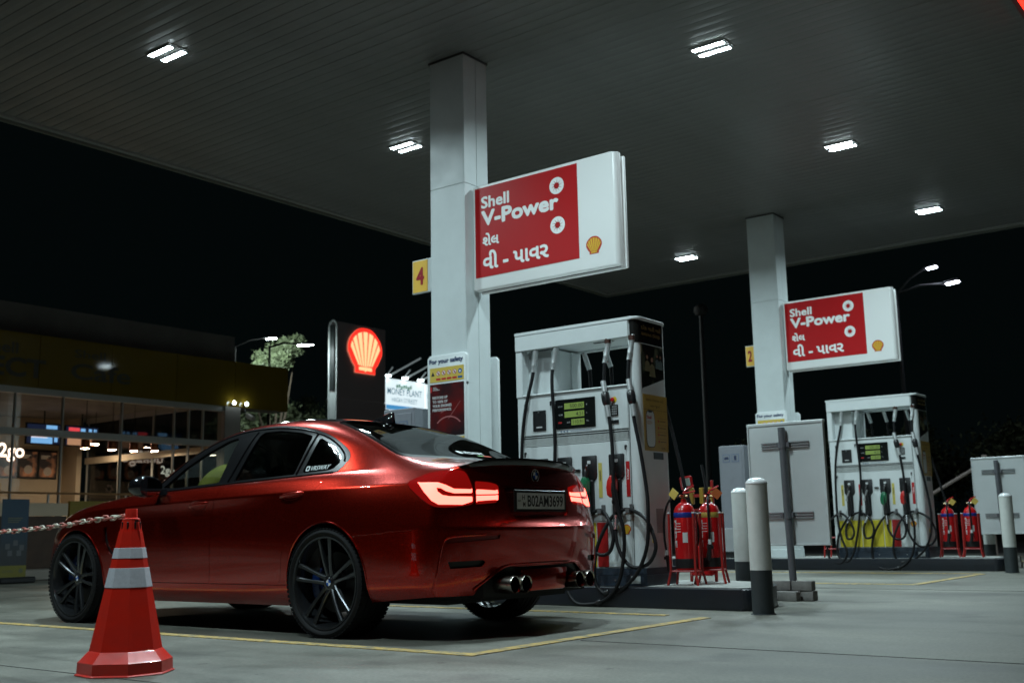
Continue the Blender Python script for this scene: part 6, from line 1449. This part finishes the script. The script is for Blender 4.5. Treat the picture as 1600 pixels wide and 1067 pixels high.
# ---------------------------------------------------------------- totem pylon
tm = thing('totem_pylon', 'tall dark pylon with a glowing red and yellow shell emblem', 'pylon', (-26, 24.75, 0)); whf = mat('pylon_frame_white', (.40, .45, .45), .5); dkf = mat('pylon_face_dark', (.30, .28, .28), .6, emit=(1, .95, .95), es=.006)  # faint emission added to the pylon face, which no lamp reaches
MB().box((-.42, 0, 5.05), (-.04, 2.28, 7.62), .05, seg=3).build('upper_case', dkf, tm); MB().box((-.40, .03, 0), (-.05, 2.25, 4.2)).build('lower_case', mat('pylon_lower', (.02, .02, .02), .4), tm, smooth=False); MB().box((-.41, .01, 4.2), (-.045, 2.27, 5.04)).build('price_panel', dkf, tm, smooth=False)
m = MB(); pts = [(-.05, -.03, 0), (-.05, -.03, 7.45), (-.10, -.03, 7.60), (-.22, -.03, 7.66), (-.36, -.03, 7.60), (-.41, -.03, 7.45), (-.41, -.03, 0)]
for a, b in zip(pts, pts[1:]): m.cyl(a, b, .035, n=8)
m.box((-.38, -.045, 0), (-.08, -.005, 5.25)); m.build('side_frame', whf, tm); MB().box((-.33, -.085, 5.30), (-.13, -.047, 7.50), .01).build('side_slot', mat('slot_dark', (.015, .02, .02), .4), tm)
m = MB(); pecten(m, 1.22, 5.98, 1.62, '+x', .02, .01, 0, 1)
O = pecten_outline(); m2 = MB().prism([(1.22+x*1.66, 5.96+y*1.64) for x, y in O], -.03, .012, 'yz').build('emblem_case', mat('emblem_case', (.3, .02, .02), .5, emit=(1, .25, .15), es=.5), tm, smooth=False)
m.build('glowing_shell_emblem', [emat('emblem_glow_red', (1, .025, .015), 1.6), emat('emblem_glow_yellow', (1, .42, .20), 1.8)], tm, smooth=False, fix=False)
# ---------------------------------------------------------------- lit billboards
bb_ = thing('lit_billboard', 'bright white hoarding reading Money Plant High Street under arm lamps', 'billboard', (-45, 46.72, 0)); wl = mat('billboard_glow_white', (.7, .75, .75), .6, emit=(.80, .95, 1), es=.95)  # light of the arm lamps is put into the boards as emission
MB().box((-.2, 0, 7.95), (0, 3.45, 9.80)).build('hoarding_sheet', wl, bb_, smooth=False); MB().box((.002, 0, 7.95), (.01, 3.45, 8.22)).build('blue_strip', mat('strip_blue_glow', (.05, .3, .6), .6, emit=(.10, .45, .9), es=.6), bb_, smooth=False)
m = MB(); add_text(m, 'MONEY PLANT', (.012, .10, 8.86), w=3.05, h=.40, face='+x', bold=.008); add_text(m, 'HIGH STREET', (.012, .50, 8.42), w=2.25, h=.27, face='+x', bold=.0); m.mi(1)
for k in range(7): flat(m, circ(.95+k*.20, 9.38+.05*math.sin(k*2.2), .10, 10, ry=.13), '+x', .012+k*.001)
m.build('hoarding_lettering', [mat('letter_grey_blue', (.10, .17, .22), .6, emit=(.08, .20, .28), es=.5), mat('leaf_pale_green', (.3, .5, .4), .6, emit=(.4, .7, .6), es=.3)], bb_, smooth=False, fix=False)
b2_ = thing('lit_billboard', 'second bright hoarding just right of the Money Plant one, cut off by the notice board', 'billboard', (-45, 50.25, 0)); MB().box((-.2, 0, 8.05), (0, 2.4, 9.75)).build('hoarding_sheet', wl, b2_, smooth=False); m = MB(); add_text(m, 'HIGH', (.012, .12, 8.85), w=.9, h=.36, face='+x'); add_text(m, 'STREET', (.012, .12, 8.42), w=1.2, h=.30, face='+x'); m.build('hoarding_lettering', mat('letter_grey_blue', (.1, .17, .22), .6), b2_, smooth=False, fix=False)
for p_, ys2 in ((bb_, (.0, 1.5, 2.9)), (b2_, (.9,))):
    for y in ys2:
        MB().cyl((-.1, y, 9.8), (1.9, y+1.0, 10.9), .05, n=6).cyl((-.1, y, 9.8), (1.4, y-.9, 10.2), .035, n=6).build('lamp_arm', mat('arm_pale_glow', (.5, .55, .55), .5, emit=(.5, .6, .62), es=.25), p_)  # arms emit too, in place of light caught from the floods
        MB().box((.0, y-.14, 9.84), (.3, y+.14, 9.98), .02).build('flood_lamp', emat('flood_cool', (.85, 1, 1), 6), p_)
    MB().box((-.6, .2, 0), (-.25, .5, 7.95)).box((-.6, 2.0, 0), (-.25, 2.3, 7.95)).build('hoarding_post', mat('dark_steel', (.03, .03, .03), .6), p_, smooth=False)
# ---------------------------------------------------------------- street lamps
pole = mat('lamp_pole_grey', (.10, .105, .11), .5, metal=.3); ledw = emat('street_led', (.85, .98, 1), 160); ledv = emat('street_led_violet', (.82, .85, 1), 45)
def street_lamp(lab, base, top, heads, em, r=.07, watt=0):
    t = thing('street_lamp', lab, 'street lamp', base, 0, 'street lamps beyond the forecourt'); T = Vector((0, 0, top)); MB().cyl((0, 0, 0), T, r, r*.6, n=12).build('pole', pole, t)
    for hx, hy, hz, l, dx, dy in heads:
        H = Vector((hx, hy, hz)); MB().tube([T-Vector((0, 0, .05)), T.lerp(H, .5)+Vector((0, 0, .06)), H], min(.035, r*.6), n=8).build('arm', pole, t)
        d = Vector((dx, dy, .12)).normalized(); M = Matrix.Translation(H) @ d.to_track_quat('X', 'Z').to_matrix().to_4x4()
        h = MB().box((0, -.11, -.03), (l, .11, .04), .02, M=M).build('lamp_head', pole, t); MB().box((.06, -.10, -.052), (l-.02, .10, -.031), .01, M=M).build('lamp_lens', em, h)
        if watt:
            ld = bpy.data.lights.new('lamp_light', 'POINT'); ld.energy = watt; ld.color = (.85, 1, .96); ld.shadow_soft_size = .12; q = bpy.data.objects.new('lamp_light', ld); COL.objects.link(q); q.parent = t; q.location = M @ Vector((l*.5, 0, -.20))
    return t
street_lamp('double-armed street lamp with two lit heads right of the far sign', (-9.38, 30, 0), 6.95, [(.82, 0, 7.50, .34, .9, .1), (1.28, 0, 7.00, .42, 1, .1)], ledv)
street_lamp('unlit slim lamp pole between the two pillars', (-15.4, 30, 0), 7.2, [], ledw, .10)
p_ = [o for o in bpy.data.objects if o.name.startswith('street_lamp')][-1]; MB().lathe([(0, 0), (.16, .03), (.22, .14), (.20, .28), (.10, .36), (0, .38)], c=(0, 0, 7.1), n=16, cap=False).build('lamp_globe', mat('globe_grey', (.12, .12, .12), .4), p_)
pole = mat('lamp_pole_darkened', (.004, .004, .004), .8, spec=.1)  # pole colour blackened so these poles stay dark beside their own lamps
street_lamp('street lamp with a lit arm left of the shell pylon, behind the tree', (-26.9, 22.6, 0), 6.62, [(.35, .85, 6.74, .62, .02, 1)], ledw, .06, 60)
street_lamp('bright street lamp shining over the tree behind the shop roof', (-31.9, 25.2, 0), 7.55, [(.9, .65, 7.80, .42, .3, 1)], ledw, .028, 1100)
# ---------------------------------------------------------------- trees
leafm = mat('leaf_green', (.075, .095, .050), .6, var=.3, vs=2, spec=.3); barkm = mat('bark', (.06, .045, .03), .9, var=.3, vs=8)
def tree(lab, base, H, crown, nleaf, seed, ls=.16, group='trees beyond the forecourt', droop=.3):
    rn = random.Random(seed); t = thing('tree', lab, 'tree', base, 0, group); tr_ = MB()
    tr_.tube([(0, 0, 0), (.05, .03, H*.25), (-.05, .05, H*.5), (0, 0, H*.62)], [.20, .16, .13, .08], n=10)
    cl = []
    for cx, cy, cz, r in crown:
        tr_.tube([(0, 0, H*.45), (cx*.5, cy*.5, H*.5+.3*(cz-H*.5)), (cx, cy, cz-.2*r)], [.07, .045, .02], n=6)
        for k in range(max(12, int(r*9))):
            d = Vector((rn.gauss(0, 1), rn.gauss(0, 1), rn.gauss(0, .8))).normalized()*r*rn.uniform(.35, 1.05); cl.append((Vector((cx, cy, cz))+d, r*rn.uniform(.16, .34)))
    tr_.build('trunk', barkm, t); v = []; f = []
    for i in range(nleaf):
        c, r = cl[rn.randrange(len(cl))]; p = c+Vector((rn.gauss(0, .5), rn.gauss(0, .5), rn.gauss(0, .45)))*r*1.6; p.z -= abs(rn.gauss(0, droop))*r
        a = Vector((rn.gauss(0, 1), rn.gauss(0, 1), rn.gauss(0, .6)-.5)).normalized(); b = a.cross(Vector((rn.gauss(0, 1), rn.gauss(0, 1), rn.gauss(0, 1)))).normalized(); L = ls*rn.uniform(.6, 1.3)
        o = len(v); v += [p-a*L*.5, p+b*L*.22, p+a*L*.5, p-b*L*.22]; f.append((o, o+1, o+2, o+3))
    me = bpy.data.meshes.new('crown'); me.from_pydata([tuple(q) for q in v], [], f); me.materials.append(leafm); o = bpy.data.objects.new('crown', me); COL.objects.link(o); o.parent = t; o['kind'] = 'stuff'
tree('leafy tree lit white-green by the street lamp behind the shop roof', (-33.2, 28.2, 0), 8, [(.3, -.75, 7.3, .42), (.4, -.2, 7.55, .55), (.4, .35, 8.05, .50), (.4, .75, 8.3, .28), (-2.2, .9, 6.2, .9), (-2.4, 1.6, 5.2, 1.2), (-2.4, .0, 4.8, 1.2)], 20000, 3, .20)
tree('dark bushy tree between the shop end and the shell pylon', (-36.5, 30.6, 0), 5.8, [(0, .5, 4.6, 1.4), (0, -1.4, 4.1, 1.3), (.4, 1.9, 5.4, 1.2), (.3, 0, 3.0, 1.5)], 20000, 4, .14)
tree('low dark tree right behind the far end of the shop roof', (-29.0, 21.5, 0), 4.5, [(0, .5, 3.0, 1.1), (0, -1.0, 3.2, 1.0), (0, 1.6, 2.6, 1.0)], 12000, 5, .14)
tree('almost black tree far behind the far pump, right of it', (-5.5, 36, 0), 6, [(0, 0, 3.6, 1.6), (-2, 0, 3.0, 1.5), (2.0, 0, 3.4, 1.5), (1, 0, 2, 1.6)], 14000, 6, .2)
tree('almost black tree far behind the sign board', (-14, 38, 0), 6, [(0, 0, 3.0, 1.6), (-2.5, 0, 2.6, 1.5), (2.5, 0, 2.6, 1.5)], 12000, 7, .2)
st_ = thing('tripod_stand', 'dim angled pole stand in the dark right of the far pump', 'stand', (-5.3, 21.5, 0)); MB().cyl((0, 0, 0), (-.05, 0, 1.85), .04, n=8).cyl((-.06, 0, 1.72), (-1.1, 0, 1.15), .035, n=8).box((-.10, -.03, 1.70), (0, .03, 1.86), .01).build('pole', mat('dim_pole', (.25, .2, .18), .6), st_)
